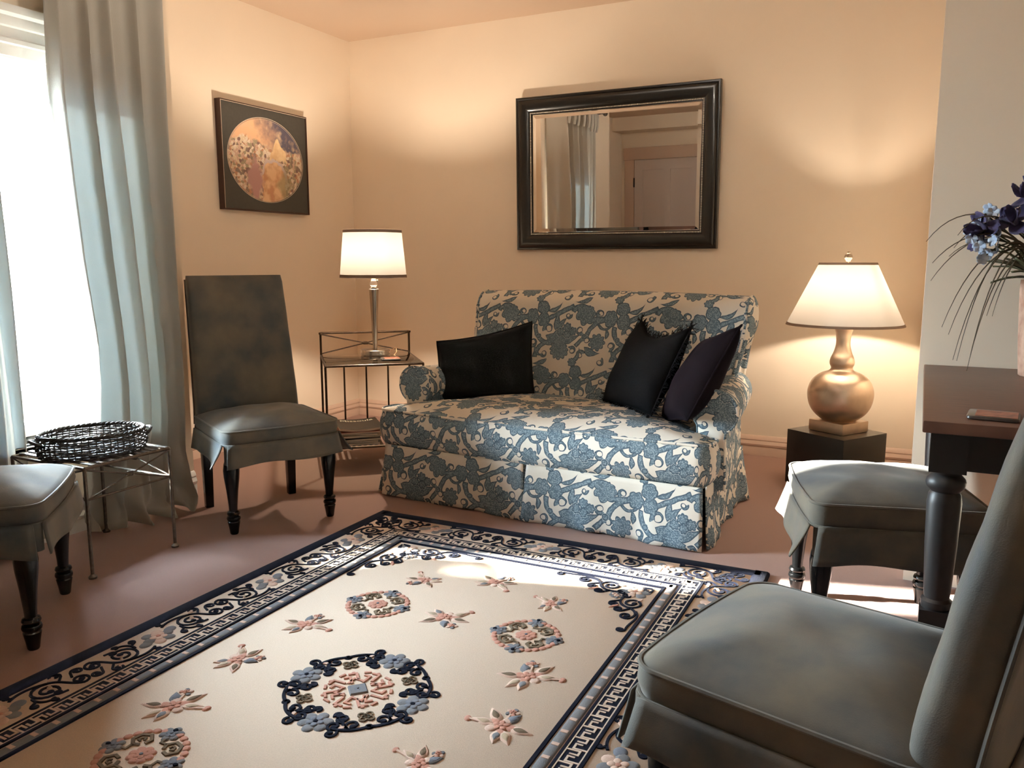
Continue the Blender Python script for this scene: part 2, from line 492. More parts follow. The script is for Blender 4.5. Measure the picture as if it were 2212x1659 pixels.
    nt.l(col, b.inputs['Base Color'])
    nb = nt.n('ShaderNodeTexNoise'); nb.inputs['Scale'].default_value = 9; nb.inputs['Detail'].default_value = 3
    tc = nt.n('ShaderNodeTexCoord'); nt.l(tc.outputs['Object'], nb.inputs['Vector'])
    bp = nt.n('ShaderNodeBump'); bp.inputs['Strength'].default_value = 0.35; bp.inputs['Distance'].default_value = 0.02
    nt.l(nb.outputs[0], bp.inputs['Height']); nt.l(bp.outputs[0], b.inputs['Normal'])
    return m
M['paisley'] = paisley_material()

# ------------------------------------------------------------------ room shell
ZC = 2.553
XA = 3.585      # alcove return on the right
YA = -1.66      # face of the right-hand wall
XW = 0.55       # face of the window wall
YR = -2.00      # where the window wall steps out
YJ = -3.72      # where it steps back
YF = -5.70; XE = 6.6
T = 0.24
mb = MB(); mb.box((-0.3, YF - 0.2, -0.12), (XE + 0.2, 0.2, 0)); struct(mb, 'floor', M['carpet'], smooth=False)
mb = MB(); mb.box((-0.3, YF - 0.2, ZC), (XE + 0.2, 0.2, ZC + 0.12)); struct(mb, 'ceiling', M['ceiling'], smooth=False)
mb = MB(); mb.box((-0.2, 0, 0), (XA + 0.2, 0.2, ZC)); struct(mb, 'wall_back', M['wall'], smooth=False)
mb = MB(); mb.box((-0.2, YR, 0), (0, 0, ZC)); struct(mb, 'wall_left', M['wall'], smooth=False)
# window wall with its opening
WY0, WY1, WZ0, WZ1 = -3.04, -2.30, 0.40, 1.835
X0 = XW - T
mb = MB()
mb.box((X0, YJ, 0), (XW, WY0, ZC)); mb.box((X0, WY1, 0), (XW, YR, ZC))
mb.box((X0, WY0, 0), (XW, WY1, WZ0)); mb.box((X0, WY0, WZ1), (XW, WY1, ZC))
mb.box((-0.2, YR - 0.10, 0), (X0, YR, ZC)); mb.box((-0.2, YJ, 0), (X0, YJ + 0.10, ZC))
struct(mb, 'wall_window', M['wall'], smooth=False)
mb = MB(); mb.box((-0.24, YF, 0), (0, YJ, ZC)); struct(mb, 'wall_recess', M['wall'], smooth=False)
mb = MB(); mb.box((XA, YA, 0), (XE, 0, ZC)); struct(mb, 'wall_alcove', M['wall'], smooth=False)
mb = MB(); mb.box((XE, YF, 0), (XE + 0.2, YA, ZC)); struct(mb, 'wall_right', M['wall'], smooth=False)
mb = MB(); mb.box((-0.24, YF - 0.2, 0), (XE + 0.2, YF, ZC)); struct(mb, 'wall_front', M['wall'], smooth=False)

def sweep_profile(mb, prof, a, b, n):
    """prof: (out, z) pairs; swept from a to b, 'out' along n"""
    a, b, n = Vector(a), Vector(b), Vector(n)
    r0 = [a + n * p[0] + Vector((0, 0, p[1])) for p in prof]; r1 = [b + n * p[0] + Vector((0, 0, p[1])) for p in prof]
    k = len(prof); vs = r0 + r1
    fs = [(i, i + 1, k + i + 1, k + i) for i in range(k - 1)]
    fs += [tuple(reversed(range(k))), tuple(range(k, 2 * k))]
    mb.add(vs, fs)
BB = [(0, 0.0), (0.016, 0.0), (0.016, 0.045), (0.013, 0.052), (0.018, 0.056), (0.020, 0.066), (0.015, 0.078), (0.012, 0.085), (0.014, 0.09), (0.010, 0.104), (0.004, 0.112), (0, 0.114)]
mb = MB(); sweep_profile(mb, BB, (0.0, 0, 0), (XA, 0, 0), (0, -1, 0)); struct(mb, 'baseboard_back', M['trim'], angle=25)
mb = MB(); sweep_profile(mb, BB, (0, YR, 0), (0, 0, 0), (1, 0, 0)); struct(mb, 'baseboard_left', M['trim'], angle=25)
mb = MB(); sweep_profile(mb, BB, (XW, YJ, 0), (XW, YR, 0), (1, 0, 0)); struct(mb, 'baseboard_window', M['white_trim'], angle=25)
mb = MB(); sweep_profile(mb, BB, (0, YF, 0), (0, YJ, 0), (1, 0, 0)); struct(mb, 'baseboard_recess', M['trim'], angle=25)

# window 1: moulded head casing, jambs, sill, sash, pane
def window(name, xf, y0, y1, z0, z1, depth, muntin):
    root = bpy.data.objects.new(name, None); COL.objects.link(root); root['kind'] = 'structure'
    mb = MB()
    head = [(0, z1 - 0.005), (0.018, z1 - 0.005), (0.018, z1 + 0.035), (0.024, z1 + 0.04), (0.024, z1 + 0.055), (0.016, z1 + 0.062), (0.016, z1 + 0.095), (0.024, z1 + 0.10), (0.030, z1 + 0.118), (0.030, z1 + 0.132), (0.042, z1 + 0.142), (0.046, z1 + 0.155), (0.046, z1 + 0.168), (0, z1 + 0.168)]
    sweep_profile(mb, head, (xf, y0 - 0.11, 0), (xf, y1 + 0.11, 0), (1, 0, 0))
    mb.build('head_casing', M['white_trim'], root, angle=20)['kind'] = 'structure'
    for s, a, b in ((0, y0 - 0.10, y0), (1, y1, y1 + 0.10)):
        mb = MB(); mb.box((xf, a, 0.0 if z0 < 0.2 else z0 - 0.02), (xf + 0.016, b, z1)); mb.box((xf + 0.016, a + 0.02, z0), (xf + 0.024, b - 0.03, z1 - 0.004))
        mb.build('side_casing', M['white_trim'], root, bevel=0.003)['kind'] = 'structure'
    mb = MB(); mb.box((xf - depth + 0.02, y0 + 0.001, z0 - 0.03), (xf + 0.05, y1 - 0.001, z0))
    mb.box((xf, y0 - 0.12, z0 - 0.03), (xf + 0.05, y1 + 0.12, z0 + 0.0))
    mb.build('sill', M['white_trim'], root, bevel=0.004)['kind'] = 'structure'
    mb = MB()
    xj = xf - depth
    for a, b in ((y0, y0 + 0.018), (y1 - 0.018, y1)): mb.box((xj, a, z0), (xf - 0.002, b, z1))
    mb.box((xj, y0, z1 - 0.018), (xf - 0.002, y1, z1))
    mb.build('jamb', M['white_trim'], root, smooth=False)['kind'] = 'structure'
    mb = MB()
    xs0, xs1 = xj + 0.03, xj + 0.07
    ya, yb, za, zb = y0 + 0.018, y1 - 0.018, z0, z1 - 0.018
    mb.box((xs0, ya, za), (xs1, ya + 0.035, zb)); mb.box((xs0, yb - 0.035, za), (xs1, yb, zb))
    mb.box((xs0, ya + 0.035, zb - 0.05), (xs1, yb - 0.035, zb)); mb.box((xs0, ya + 0.035, za), (xs1, yb - 0.035, za + 0.05))
    if muntin: mb.box((xs0, ya + 0.035, (za + zb) / 2 - 0.02), (xs1, yb - 0.035, (za + zb) / 2 + 0.02))
    mb.build('sash', M['white_trim'], root, bevel=0.003)['kind'] = 'structure'
    mb = MB(); mb.box((xs0 + 0.017, ya + 0.03, za + 0.04), (xs0 + 0.021, yb - 0.03, zb - 0.04))
    mb.build('pane', M['glass'], root, smooth=False)['kind'] = 'structure'
window('window_1', XW, WY0, WY1, WZ0, WZ1, 0.20, False)

# door in the wall behind the viewer, seen in the mirror
root = bpy.data.objects.new('door_1', None); COL.objects.link(root); root['kind'] = 'structure'
DX0, DX1, DZ = 0.18, 1.02, 2.06
mb = MB()
mb.box((DX0 - 0.13, YF, 0), (DX0 - 0.005, YF + 0.022, DZ)); mb.box((DX1 + 0.005, YF, 0), (DX1 + 0.13, YF + 0.022, DZ))
mb.box((DX0 - 0.145, YF, DZ), (DX1 + 0.145, YF + 0.03, DZ + 0.15))
mb.build('door_casing', M['trim'], root, bevel=0.004)['kind'] = 'structure'
mb = MB(); mb.box((DX0, YF, 0.005), (DX1, YF + 0.012, DZ - 0.004))
for a, b in ((DX0, DX0 + 0.11), (DX1 - 0.11, DX1), ((DX0 + DX1) / 2 - 0.05, (DX0 + DX1) / 2 + 0.05)): mb.box((a + 0.001, YF + 0.010, 0.01), (b - 0.001, YF + 0.024, DZ - 0.006))
for a, b in ((0.01, 0.2), (0.85, 1.0), (DZ - 0.13, DZ - 0.006)): mb.box((DX0 + 0.002, YF + 0.010, a), (DX1 - 0.002, YF + 0.0235, b))
mb.build('door_panel', M['door'], root, smooth=False)['kind'] = 'structure'
for z in (0.25, 1.78):
    mb = MB(); mb.lathe([(0.001, z - 0.06), (0.009, z - 0.055), (0.009, z + 0.055), (0.001, z + 0.06)], 10, c=(DX0 - 0.002, YF + 0.03, 0))
    mb.build('hinge', M['hinge'], root)['kind'] = 'structure'
mb = MB(); mb.lathe([(0.02, 0), (0.022, 0.006), (0.010, 0.012), (0.010, 0.03), (0.026, 0.042), (0.028, 0.055), (0.018, 0.066), (0.001, 0.068)], 20)
o = mb.build('door_knob', M['hinge'], root, loc=(DX1 - 0.06, YF + 0.022, 0.97), rot=(-pi / 2, 0, 0)); o['kind'] = 'structure'
# a boxed beam under the ceiling near the door
mb = MB(); mb.box((0.0, YF, ZC - 0.16), (XE, YF + 0.35, ZC)); struct(mb, 'trim_1', M['wall'], smooth=False)

# fill lights added to brighten the room, unseen, modelled as flush ceiling fixtures
def fill_light(label, x, y, watts):
    cl = thing('fill_light', label, 'fill light', (x, y, ZC), 0, 'added fill lights')
    mb = MB(); mb.lathe([(0.001, 0.0), (0.17, 0.0), (0.175, -0.012), (0.165, -0.02), (0.001, -0.02)], 40); mb.build('base', M['nickel'], cl)
    mb = MB(); mb.lathe([(0.155, -0.02), (0.155, -0.035), (0.13, -0.06), (0.08, -0.078), (0.001, -0.084)], 40, cap0=False); mb.build('glass_bowl', M['bowl'], cl)
    dl = bpy.data.lights.new('fill_light_bulb', 'POINT'); dl.energy = watts; dl.color = FILL; dl.shadow_soft_size = 0.05
    ol = bpy.data.objects.new('fill_light_bulb', dl); COL.objects.link(ol); ol.parent = cl; ol.location = (0, 0, -0.045)
fill_light('added flush round fill light above the far end of the rug', 2.15, -2.55, FILL_FAR_W)
fill_light('added flush round fill light above the chair nearest the viewer', 2.95, -3.65, FILL_NEAR_W)

# outdoors: snow, a shrub poking through it, an evergreen further off
mb = MB()
mb.grid(lambda a, b: (-40 + a * 39.7, -45 + b * 80, -0.30 + 0.04 * sin(a * 90) * cos(b * 60)), 60, 60); struct(mb, 'ground', M['snow'])
def evergreen(name, x, y, z, h, r, label, seed):
    random.seed(seed); t = thing(name, label, 'tree' if h > 1 else 'shrub', (x, y, z))
    mb = MB(); mb.lathe([(0.09 * h / 3, 0), (0.06 * h / 3, h * 0.5), (0.01, h * 0.95)], 10); mb.build('trunk', M['black_wood'], t)
    mb = MB()
    for k in range(260):
        f = random.random() ** 0.8; zz = h * (0.06 + 0.92 * f); rr = r * (1 - f) * random.uniform(0.75, 1.1) + 0.02
        a = random.uniform(0, 2 * pi); d = Vector((cos(a), sin(a), 0)); p0 = Vector((0, 0, zz + rr * 0.15)); p1 = d * rr + Vector((0, 0, zz - rr * 0.25))
        w = Vector((-sin(a), cos(a), 0)) * rr * 0.22
        up = Vector((0, 0, 0.05 * h / 3))
        mid = p0.lerp(p1, 0.6)
        mb.add([p0, mid + w, p1, mid - w, mid + up], [(0, 1, 4), (1, 2, 4), (2, 3, 4), (3, 0, 4), (0, 3, 2, 1)])
    mb.lathe([(r * 0.86, h * 0.08), (r * 0.45, h * 0.5), (0.02, h * 0.93)], 24)
    mb.build('needles', M['bark'], t, smooth=False)
# ------------------------------------------------------------------ slip-covered chairs
def rrect(hx, hy, r, n=7, bow=0.0):
    """rounded rectangle outline, counter-clockwise, with a gently bowed front (+x)"""
    pts = []
    for cx, cy, a0 in ((hx - r, hy - r, 0), (-hx + r, hy - r, 90), (-hx + r, -hy + r, 180), (hx - r, -hy + r, 270)):
        for k in range(n + 1):
            a = radians(a0 + 90 * k / n); pts.append((cx + r * cos(a), cy + r * sin(a)))
    out = []
    m = len(pts)
    for i in range(m):
        a, b = pts[i], pts[(i + 1) % m]
        L = sqrt((b[0]-a[0])**2 + (b[1]-a[1])**2); k = max(1, int(L / 0.035))
        for q in range(k): out.append((lerp(a[0], b[0], q / k), lerp(a[1], b[1], q / k)))
    res = []
    for x, y in out:
        if x > 0: x += bow * max(0, 1 - (y / hy) ** 2) * (x / hx)
        res.append((x, y))
    return res

def inset(out, d):
    n = len(out); res = []
    for i in range(n):
        a, b = out[i - 1], out[(i + 1) % n]
        tx, ty = b[0]-a[0], b[1]-a[1]; L = sqrt(tx*tx + ty*ty) or 1
        res.append((out[i][0] - ty / L * d, out[i][1] + tx / L * d))
    return res

def seat_mesh(out, zb, zw, crown, wrinkle=0.0, seed=0):
    rnd = random.Random(seed); ph = [rnd.uniform(0, 6) for _ in range(6)]
    mb = MB(); R = []
    for z, d in ((zb, 0.012), (zb + 0.008, 0.003), (lerp(zb, zw, 0.5), -0.004), (zw - 0.006, -0.001)):
        R.append([(x, y, z) for x, y in inset(out, d)])
    for k in range(0, 13):
        t = k / 12; s = 1 - 0.985 * t ** 1.0
        e = 1 - s
        zz = zw + crown * sin(pi / 2 * min(1, e * 1.35)) ** 0.85
        R.append([(x * s, y * s, zz + wrinkle * sin(x * s * 23 + ph[0]) * cos(y * s * 19 + ph[1]) * min(1, e * 3) + wrinkle * 0.6 * sin((x + y) * s * 41 + ph[2]) * min(1, e * 3)) for x, y in out])
    mb.rings(R)
    return mb

def loop_tube(out, z, r, n=6, d=0.0):
    mb = MB(); mb.tube([(x, y, z) for x, y in inset(out, d)], r, n, closed=True); return mb

LEG = [(0.014, 0.0), (0.0165, 0.004), (0.020, 0.028), (0.0245, 0.052), (0.0215, 0.056), (0.0255, 0.060), (0.0275, 0.067), (0.0255, 0.074), (0.019, 0.077), (0.0235, 0.081), (0.026, 0.087), (0.0235, 0.094), (0.0165, 0.098), (0.0175, 0.12), (0.023, 0.18), (0.030, 0.235), (0.032, 0.265), (0.029, 0.29), (0.024, 0.305), (0.024, 0.375)]

def panel(a, b, z0, z1, n_out, flare, kicks=(0, 0), curve=None, wav=0.004, seed=1):
    """hanging skirt panel from a to b (2-D); n_out = outward unit; kicks = outward kick of the lower end corners"""
    rnd = random.Random(seed); p = rnd.uniform(0, 6)
    mb = MB(); a, b, n = Vector(a), Vector(b), Vector(n_out)
    t = (b - a).normalized()
    def fn(i, j):
        q = a.lerp(b, i); dn = 1 - j
        k = kicks[0] * max(0, 1 - i * 3.2) ** 1.6 + kicks[1] * max(0, 1 - (1 - i) * 3.2) ** 1.6
        off = dn * flare + dn ** 1.3 * k + dn * wav * sin(i * 14 + p)
        if curve: off += curve(i)
        ext = dn * 0.012 * (i - 0.5) * 2
        c = q + n * off + t * ext
        return (c.x, c.y, lerp(z0, z1, j) - (dn * 0.006 * sin(i * 9 + p)) - dn * k * 0.15)
    mb.grid(fn, 22, 6)
    return mb

def make_chair(name, label, loc, ang, seed, group='slip-covered dining chairs', kick=0.018):
    t = thing(name, label, 'chair', loc, ang, group)
    V = M['velvet']
    hx, hy = 0.235, 0.242; cx = -0.205
    out = [(x + cx, y) for x, y in rrect(hx, hy, 0.045, bow=0.014)]
    base = [(x, y) for x, y in rrect(hx, hy, 0.045, bow=0.014)]
    tr = Matrix.Translation((cx, 0, 0))
    s = seat_mesh(base, 0.368, 0.428, 0.045, 0.0022, seed).build('seat', V, t, tr=tr, angle=80)
    loop_tube(out, 0.428, 0.0045).build('piping', V, s)
    loop_tube(out, 0.374, 0.004, d=-0.001).build('piping', V, s)
    # skirt: front panel, two side panels that kick out at the front corners, rear panel
    z0, z1 = 0.292, 0.376
    fx = cx + hx + 0.004
    panel((fx, -hy + 0.012), (fx, hy - 0.012), z0, z1, (1, 0), 0.010, (0.006, 0.006), lambda i: 0.014 * (1 - (2*i - 1) ** 2), seed=seed).build('front_skirt', V, t, solid=0.005)
    for sgn in (1, -1):
        panel((fx - 0.02, sgn * (hy + 0.003)), (cx - hx + 0.02, sgn * (hy + 0.003)), z0, z1, (0, sgn), 0.012, (kick, 0.0), seed=seed + 3 * sgn).build('side_skirt', V, t, solid=0.005)
        mb = MB()   # inverted pleat behind the corner opening
        mb.grid(lambda i, j: (fx - 0.025 + 0.02 * cos(pi / 2 * i), sgn * (hy - 0.025 + 0.02 * sin(pi / 2 * i)), lerp(z0 + 0.004, z1, j)), 6, 3)
        mb.build('pleat', V, t, solid=0.004)
    panel((cx - hx - 0.058, -hy + 0.02), (cx - hx - 0.058, hy - 0.02), z0, z1, (-1, 0), 0.008, seed=seed + 9).build('rear_skirt', V, t, solid=0.005)
    # backrest
    mb = MB(); R = []
    N = 40
    for k in range(23):
        f = k / 22; z = lerp(0.37, 1.03, f)
        xc = -0.440 - 0.115 * max(0, (z - 0.44) / 0.59) ** 1.1
        hw = lerp(0.228, 0.213, f); th = lerp(0.052, 0.036, f)
        e = 1.0
        if f > 0.93: e = sqrt(max(0.02, 1 - ((f - 0.93) / 0.07) ** 2 * 0.9))
        ring = []
        for i in range(N):
            a = 2 * pi * i / N; c_, s_ = cos(a), sin(a)
            px = abs(c_) ** 0.45 * (1 if c_ > 0 else -1) * th * (0.45 + 0.55 * e)
            py = abs(s_) ** 0.22 * (1 if s_ > 0 else -1) * hw * (1 - 0.02 * (1 - e))
            if c_ > 0: px += 0.010 * (1 - (py / hw) ** 2) * sin(pi * f)
            px += 0.0025 * sin(py * 31 + z * 17 + seed) * cos(z * 21 + seed)
            ring.append((xc + px, py, z))
        R.append(ring)
    mb.rings(R)
    bk = mb.build('backrest', V, t, angle=85)
    for sgn in (1, -1):
        mb = MB(); pts = []
        for k in range(18):
            f = k / 17; z = lerp(0.38, 1.012, f); xc = -0.440 - 0.115 * max(0, (z - 0.44) / 0.59) ** 1.1
            pts.append((xc - lerp(0.052, 0.036, f) * 0.86, sgn * lerp(0.226, 0.209, f), z))
        mb.tube(pts, 0.0045, 6); mb.build('piping', V, bk)
    for sgn in (1, -1):
        mb = MB(); mb.lathe(LEG, 20); mb.build('front_leg', M['lacquer'], t, loc=(-0.022, sgn * 0.205, 0))
        mb = MB()
        mb.add([(-x, y, z) for z, w in ((0, 0.017), (0.375, 0.023)) for x, y in ((w, -w), (-w, -w), (-w, w), (w, w))], [(0,1,2,3),(7,6,5,4),(0,4,5,1),(1,5,6,2),(2,6,7,3),(3,7,4,0)])
        mb.build('rear_leg', M['lacquer'], t, bevel=0.003, loc=(-0.458, sgn * 0.19, 0))
    return t
make_chair('slipcovered_chair', 'grey green velvet slipcovered chair whole in view beside the long curtain', (1.265, -2.175, 0), radians(-28.6), 3, kick=0.045)
make_chair('slipcovered_chair', 'velvet slipcovered chair cut off by the left edge, in front of the basket', (1.2500, -3.176, 0), atan2(.69, .72), 11)
make_chair('slipcovered_chair', 'velvet slipcovered chair nearest the viewer, its back leaning at the right edge', (3.275, -3.225, 0), atan2(.255, -.967), 23)

# ottoman by the table
t = thing('slipcovered_ottoman', 'backless grey green velvet ottoman with sunlit corner, half under the table', 'ottoman', (3.508, -2.098, 0), radians(-164.5))
hx, hy = 0.228, 0.240
base = rrect(hx, hy, 0.04, bow=0.012)
s = seat_mesh(base, 0.368, 0.438, 0.045, 0.003, 5).build('seat', M['velvet'], t, angle=80)
loop_tube(base, 0.438, 0.0045).build('piping', M['velvet'], s)
loop_tube(base, 0.374, 0.004, d=-0.001).build('piping', M['velvet'], s)
z0, z1 = 0.285, 0.376
panel((hx + 0.004, -hy + 0.012), (hx + 0.004, hy - 0.012), z0, z1, (1, 0), 0.016, (0.012, 0.035), lambda i: 0.012 * (1 - (2*i - 1) ** 2), seed=4).build('front_skirt', M['velvet'], t, solid=0.005)
panel((-hx - 0.003, -hy + 0.012), (-hx - 0.003, hy - 0.012), z0, z1, (-1, 0), 0.010, seed=5).build('rear_skirt', M['velvet'], t, solid=0.005)
for sgn in (1, -1):
    panel((hx - 0.016, sgn * (hy + 0.003)), (-hx + 0.016, sgn * (hy + 0.003)), z0 - 0.012, z1, (0, sgn), 0.008, seed=7 + sgn).build('side_skirt', M['velvet'], t, solid=0.005)
    mb = MB()
    mb.grid(lambda i, j: (hx - 0.03 + 0.02 * cos(pi / 2 * i), sgn * (hy - 0.03 + 0.02 * sin(pi / 2 * i)), lerp(z0, z1, j)), 6, 3)
    mb.build('pleat', M['velvet'], t, solid=0.004)
for sx in (1, -1):
    for sy in (1, -1):
        mb = MB(); mb.lathe(LEG, 20); mb.build('leg', M['lacquer'], t, loc=(sx * (hx - 0.036), sy * (hy - 0.04), 0))

# ------------------------------------------------------------------ loveseat
SOFA_RZ = radians(-3.3)
sofa = thing('loveseat', 'blue and cream paisley loveseat with rolled arms under the mirror', 'sofa', (2.128, -1.640, 0), SOFA_RZ)
P = M['paisley']
HW = 0.765
# T-shaped seat cushion
def smooth_outline(pts, r, n=6):
    out = []; m = len(pts)
    for i in range(m):
        a, p, b = Vector(pts[i - 1]), Vector(pts[i]), Vector(pts[(i + 1) % m])
        d1 = (a - p); d2 = (b - p); rr = min(r[i] if isinstance(r, list) else r, d1.length * 0.48, d2.length * 0.48)
        q1 = p + d1.normalized() * rr; q2 = p + d2.normalized() * rr
        for k in range(n + 1):
            s = k / n; out.append(tuple(q1.lerp(p, s).lerp(p.lerp(q2, s), s)))
    res = []; m = len(out)
    for i in range(m):
        a, b = out[i], out[(i + 1) % m]
        L = sqrt((b[0]-a[0])**2 + (b[1]-a[1])**2)
        if L < 1e-6: continue
        k = max(1, int(L / 0.03))
        for q in range(k): res.append((lerp(a[0], b[0], q / k), lerp(a[1], b[1], q / k)))
    return res
tp = [(-HW - 0.045, 0.005), (0, -0.035), (HW + 0.01, 0.0), (HW + 0.01, 0.150), (0.615, 0.150), (0.615, 0.70), (-0.615, 0.70), (-0.615, 0.150), (-HW - 0.045, 0.150)]
to = smooth_outline(tp, [0.12, 0.5, 0.06, 0.04, 0.02, 0.05, 0.05, 0.02, 0.05])
mb = MB(); R = []; UV = []
for z, d in ((0.236, 0.030), (0.243, 0.010), (0.265, -0.004), (0.305, -0.014), (0.35, -0.014), (0.385, -0.004), (0.404, 0.0)):
    ring = inset(to, d); R.append([(x, y, z) for x, y in ring])
    dist = (0.404 - z) + 0.01
    UV += inset(to, -dist)
cyy = 0.28
for k in range(1, 15):
    t_ = k / 14; s = 1 - 0.98 * t_; e = 1 - s
    zz = 0.404 + 0.052 * (1 - (1 - min(1, e * 1.7)) ** 2.2)
    ring = [(x * s, cyy + (y - cyy) * s) for x, y in to]
    R.append([(x, y, zz - 0.006 * max(0, sin(x * 7 + 1)) * min(1, e * 3)) for x, y in ring]); UV += ring
mb.rings(R, uvs=UV)
seat = mb.build('seat_cushion', P, sofa, angle=80)
loop = MB(); loop.tube([(x, y, 0.405) for x, y in to], 0.0055, 6, closed=True, ); loop.uv = {i: (loop.v[i][0], loop.v[i][1] + 0.03) for i in range(len(loop.v))}
loop.build('piping', P, seat)
loop = MB(); loop.tube([(x, y, 0.240) for x, y in inset(to, 0.018)], 0.0055, 6, closed=True); loop.uv = {i: (loop.v[i][0], loop.v[i][1] + 0.17) for i in range(len(loop.v))}
loop.build('piping', P, seat)
# base rail behind the skirt
mb = MB(); mb.add([(-0.735, 0.03, 0.02), (0.735, 0.03, 0.02), (0.68, 0.80, 0.02), (-0.69, 0.80, 0.02), (-0.735, 0.03, 0.235), (0.735, 0.03, 0.235), (0.68, 0.80, 0.235), (-0.69, 0.80, 0.235)], [(3,2,1,0),(4,5,6,7),(0,1,5,4),(1,2,6,5),(2,3,7,6),(3,0,4,7)]); mb.uv = {i: (mb.v[i][0], mb.v[i][2]) for i in range(8)}
mb.build('base', P, sofa, bevel=0.01)

# arms: rolled profile extruded back; the front panel is its own part
def arm(sg):
    prof = []
    zc, r = 0.508, 0.088; xc = 0.698
    prof.append((0.745, 0.20)); prof.append((0.742, 0.32)); prof.append((0.738, 0.40)); prof.append((0.742, 0.43))
    for k in range(0, 25):
        a = radians(-62 + (180 + 100) * k / 24); prof.append((xc + r * cos(a), zc + r * sin(a)))
    prof += [(0.632, 0.40), (0.632, 0.20)]
    n = len(prof)
    arc = [0.0]
    for k in range(1, n): arc.append(arc[-1] + sqrt((prof[k][0]-prof[k-1][0])**2 + (prof[k][1]-prof[k-1][1])**2))
    mb = MB(); R = []; UV = []
    for k in range(13):
        f = k / 12; y = lerp(0.165, 0.78, f); drop = 0.012 * sin(pi * f)
        sh = lerp(0.052 if sg > 0 else 0.004, -0.045, f)      # the arms splay a little towards the front
        R.append([(sg * (x + sh), y, z - (drop if z > 0.42 else 0)) for x, z in prof]); UV += [(0.31 + y * sg, a + 0.1 * sg) for a in arc]
    if sg < 0: R = [list(reversed(q)) for q in R]; UV = [u for k in range(13) for u in reversed(UV[k * n:(k + 1) * n])]
    mb.rings(list(reversed(R)), uvs=[u for k in reversed(range(13)) for u in UV[k * n:(k + 1) * n]])
    a_ = mb.build('arm', P, sofa, angle=60)
    # front panel, slightly proud, with piping round the edge
    mb = MB(); fr = []
    sh0 = 0.052 if sg > 0 else 0.004
    rings2 = []
    for s, y in ((1.0, 0.166), (1.0, 0.158), (0.94, 0.153), (0.5, 0.150), (0.05, 0.149)):
        rings2.append([(sg * (lerp(0.69, x, s) + sh0), y, lerp(0.46, z, s)) for x, z in prof])
    if sg < 0: rings2 = [list(reversed(q)) for q in rings2]
    mb.rings(rings2, cap0=False); mb.uv = {i: (mb.v[i][0] + 0.07 * sg, mb.v[i][2] + 0.245) for i in range(len(mb.v))}
    p_ = mb.build('arm_front', P, a_, angle=70)
    mb = MB(); mb.tube([(sg * (x + sh0), 0.157, z) for x, z in prof], 0.0055, 6); mb.uv = {i: (mb.v[i][0], mb.v[i][2]) for i in range(len(mb.v))}
    mb.build('piping', P, a_)
arm(1); arm(-1)

# back: leaning face that rolls over at the top
prof = [(0.60, 0.30), (0.625, 0.42), (0.655, 0.55), (0.690, 0.68), (0.722, 0.78), (0.738, 0.83)]
yc, zc, r = 0.832, 0.842, 0.094
for k in range(0, 25):
    a = radians(172 - 232 * k / 24); prof.append((yc + r * cos(a), zc + r * sin(a)))
prof += [(0.845, 0.70), (0.835, 0.5), (0.83, 0.2)]
arc = [0.0]
for k in range(1, len(prof)): arc.append(arc[-1] + sqrt((prof[k][0]-prof[k-1][0])**2 + (prof[k][1]-prof[k-1][1])**2))
mb = MB(); R = []; UV = []
NB = 30
def bhw(z): return lerp(0.65, 0.700, min(1, max(0, (z - 0.4) / 0.4)))
for k in range(NB + 1):
    f = k / NB * 2 - 1
    R.append([(f * bhw(z), y - 0.02 * (1 - f * f) * (1 if y < 0.76 else 0.3) , z + 0.012 * (1 - f * f) * (1 if z > 0.8 else 0)) for y, z in prof])
    UV += [(f * 0.66 + 0.02, a + 0.05) for a in arc]
mb.rings(R, uvs=UV)
bk = mb.build('back', P, sofa, angle=60)
for sg in (1, -1):
    mb = MB(); rr = []
    for s, dx in ((1.0, 0.0), (1.0, 0.016), (0.93, 0.024), (0.5, 0.028), (0.04, 0.03)):
        rr.append([(sg * (bhw(z) + dx), lerp(0.80, y, s), lerp(0.75, z, s)) for y, z in prof])
    if sg > 0: pass
    else: rr = [list(reversed(q)) for q in rr]
    mb.rings(rr, cap0=False); mb.uv = {i: (mb.v[i][1] + 0.2, mb.v[i][2] + 0.1) for i in range(len(mb.v))}
    mb.build('back_end', P, bk, angle=70)
    mb = MB(); mb.tube([(sg * (bhw(z) + 0.010), y, z) for y, z in prof], 0.0055, 6); mb.uv = {i: (mb.v[i][1], mb.v[i][2]) for i in range(len(mb.v))}
    mb.build('piping', P, bk)

# skirt panels down to the floor
def skirt(name, a, b, n, flare, kick0=0.0, kick1=0.0, seed=1, uo=0.0, ripple=0.006, lift=0.004, ztop=0.245):
    rnd = random.Random(seed); p = [rnd.uniform(0, 6) for _ in range(4)]
    a, b, n = Vector(a), Vector(b), Vector(n); t = (b - a).normalized(); L = (b - a).length
    def fn(i, j):
        d = 1 - j
        k = kick0 * max(0, 1 - i * 2.4) ** 1.5 + kick1 * max(0, 1 - (1 - i) * 2.4) ** 1.5
        off = d ** 1.2 * (flare + k) + d * ripple * (sin(i * L * 21 + p[0]) + 0.6 * sin(i * L * 47 + p[1]))
        q = a.lerp(b, i) + n * off + t * (i - 0.5) * 2 * d * 0.015
        return (q.x, q.y, lerp(lift + 0.004 * sin(i * L * 17 + p[2]), ztop, j))
    mb = MB(); mb.grid(fn, 44, 12, uvfn=lambda i, j: (uo + i * L, -0.20 + j * (ztop - lift)))
    return mb.build(name, P, sofa, solid=0.006, angle=80)
skirt('front_skirt', (-0.758, -0.004), (-0.012, -0.018), (0, -1), 0.012, 0.01, 0.0, 2, -0.758)
skirt('front_skirt', (0.006, -0.018), (0.758, -0.004), (0, -1), 0.016, 0.0, 0.035, 4, 0.006, ripple=0.009)
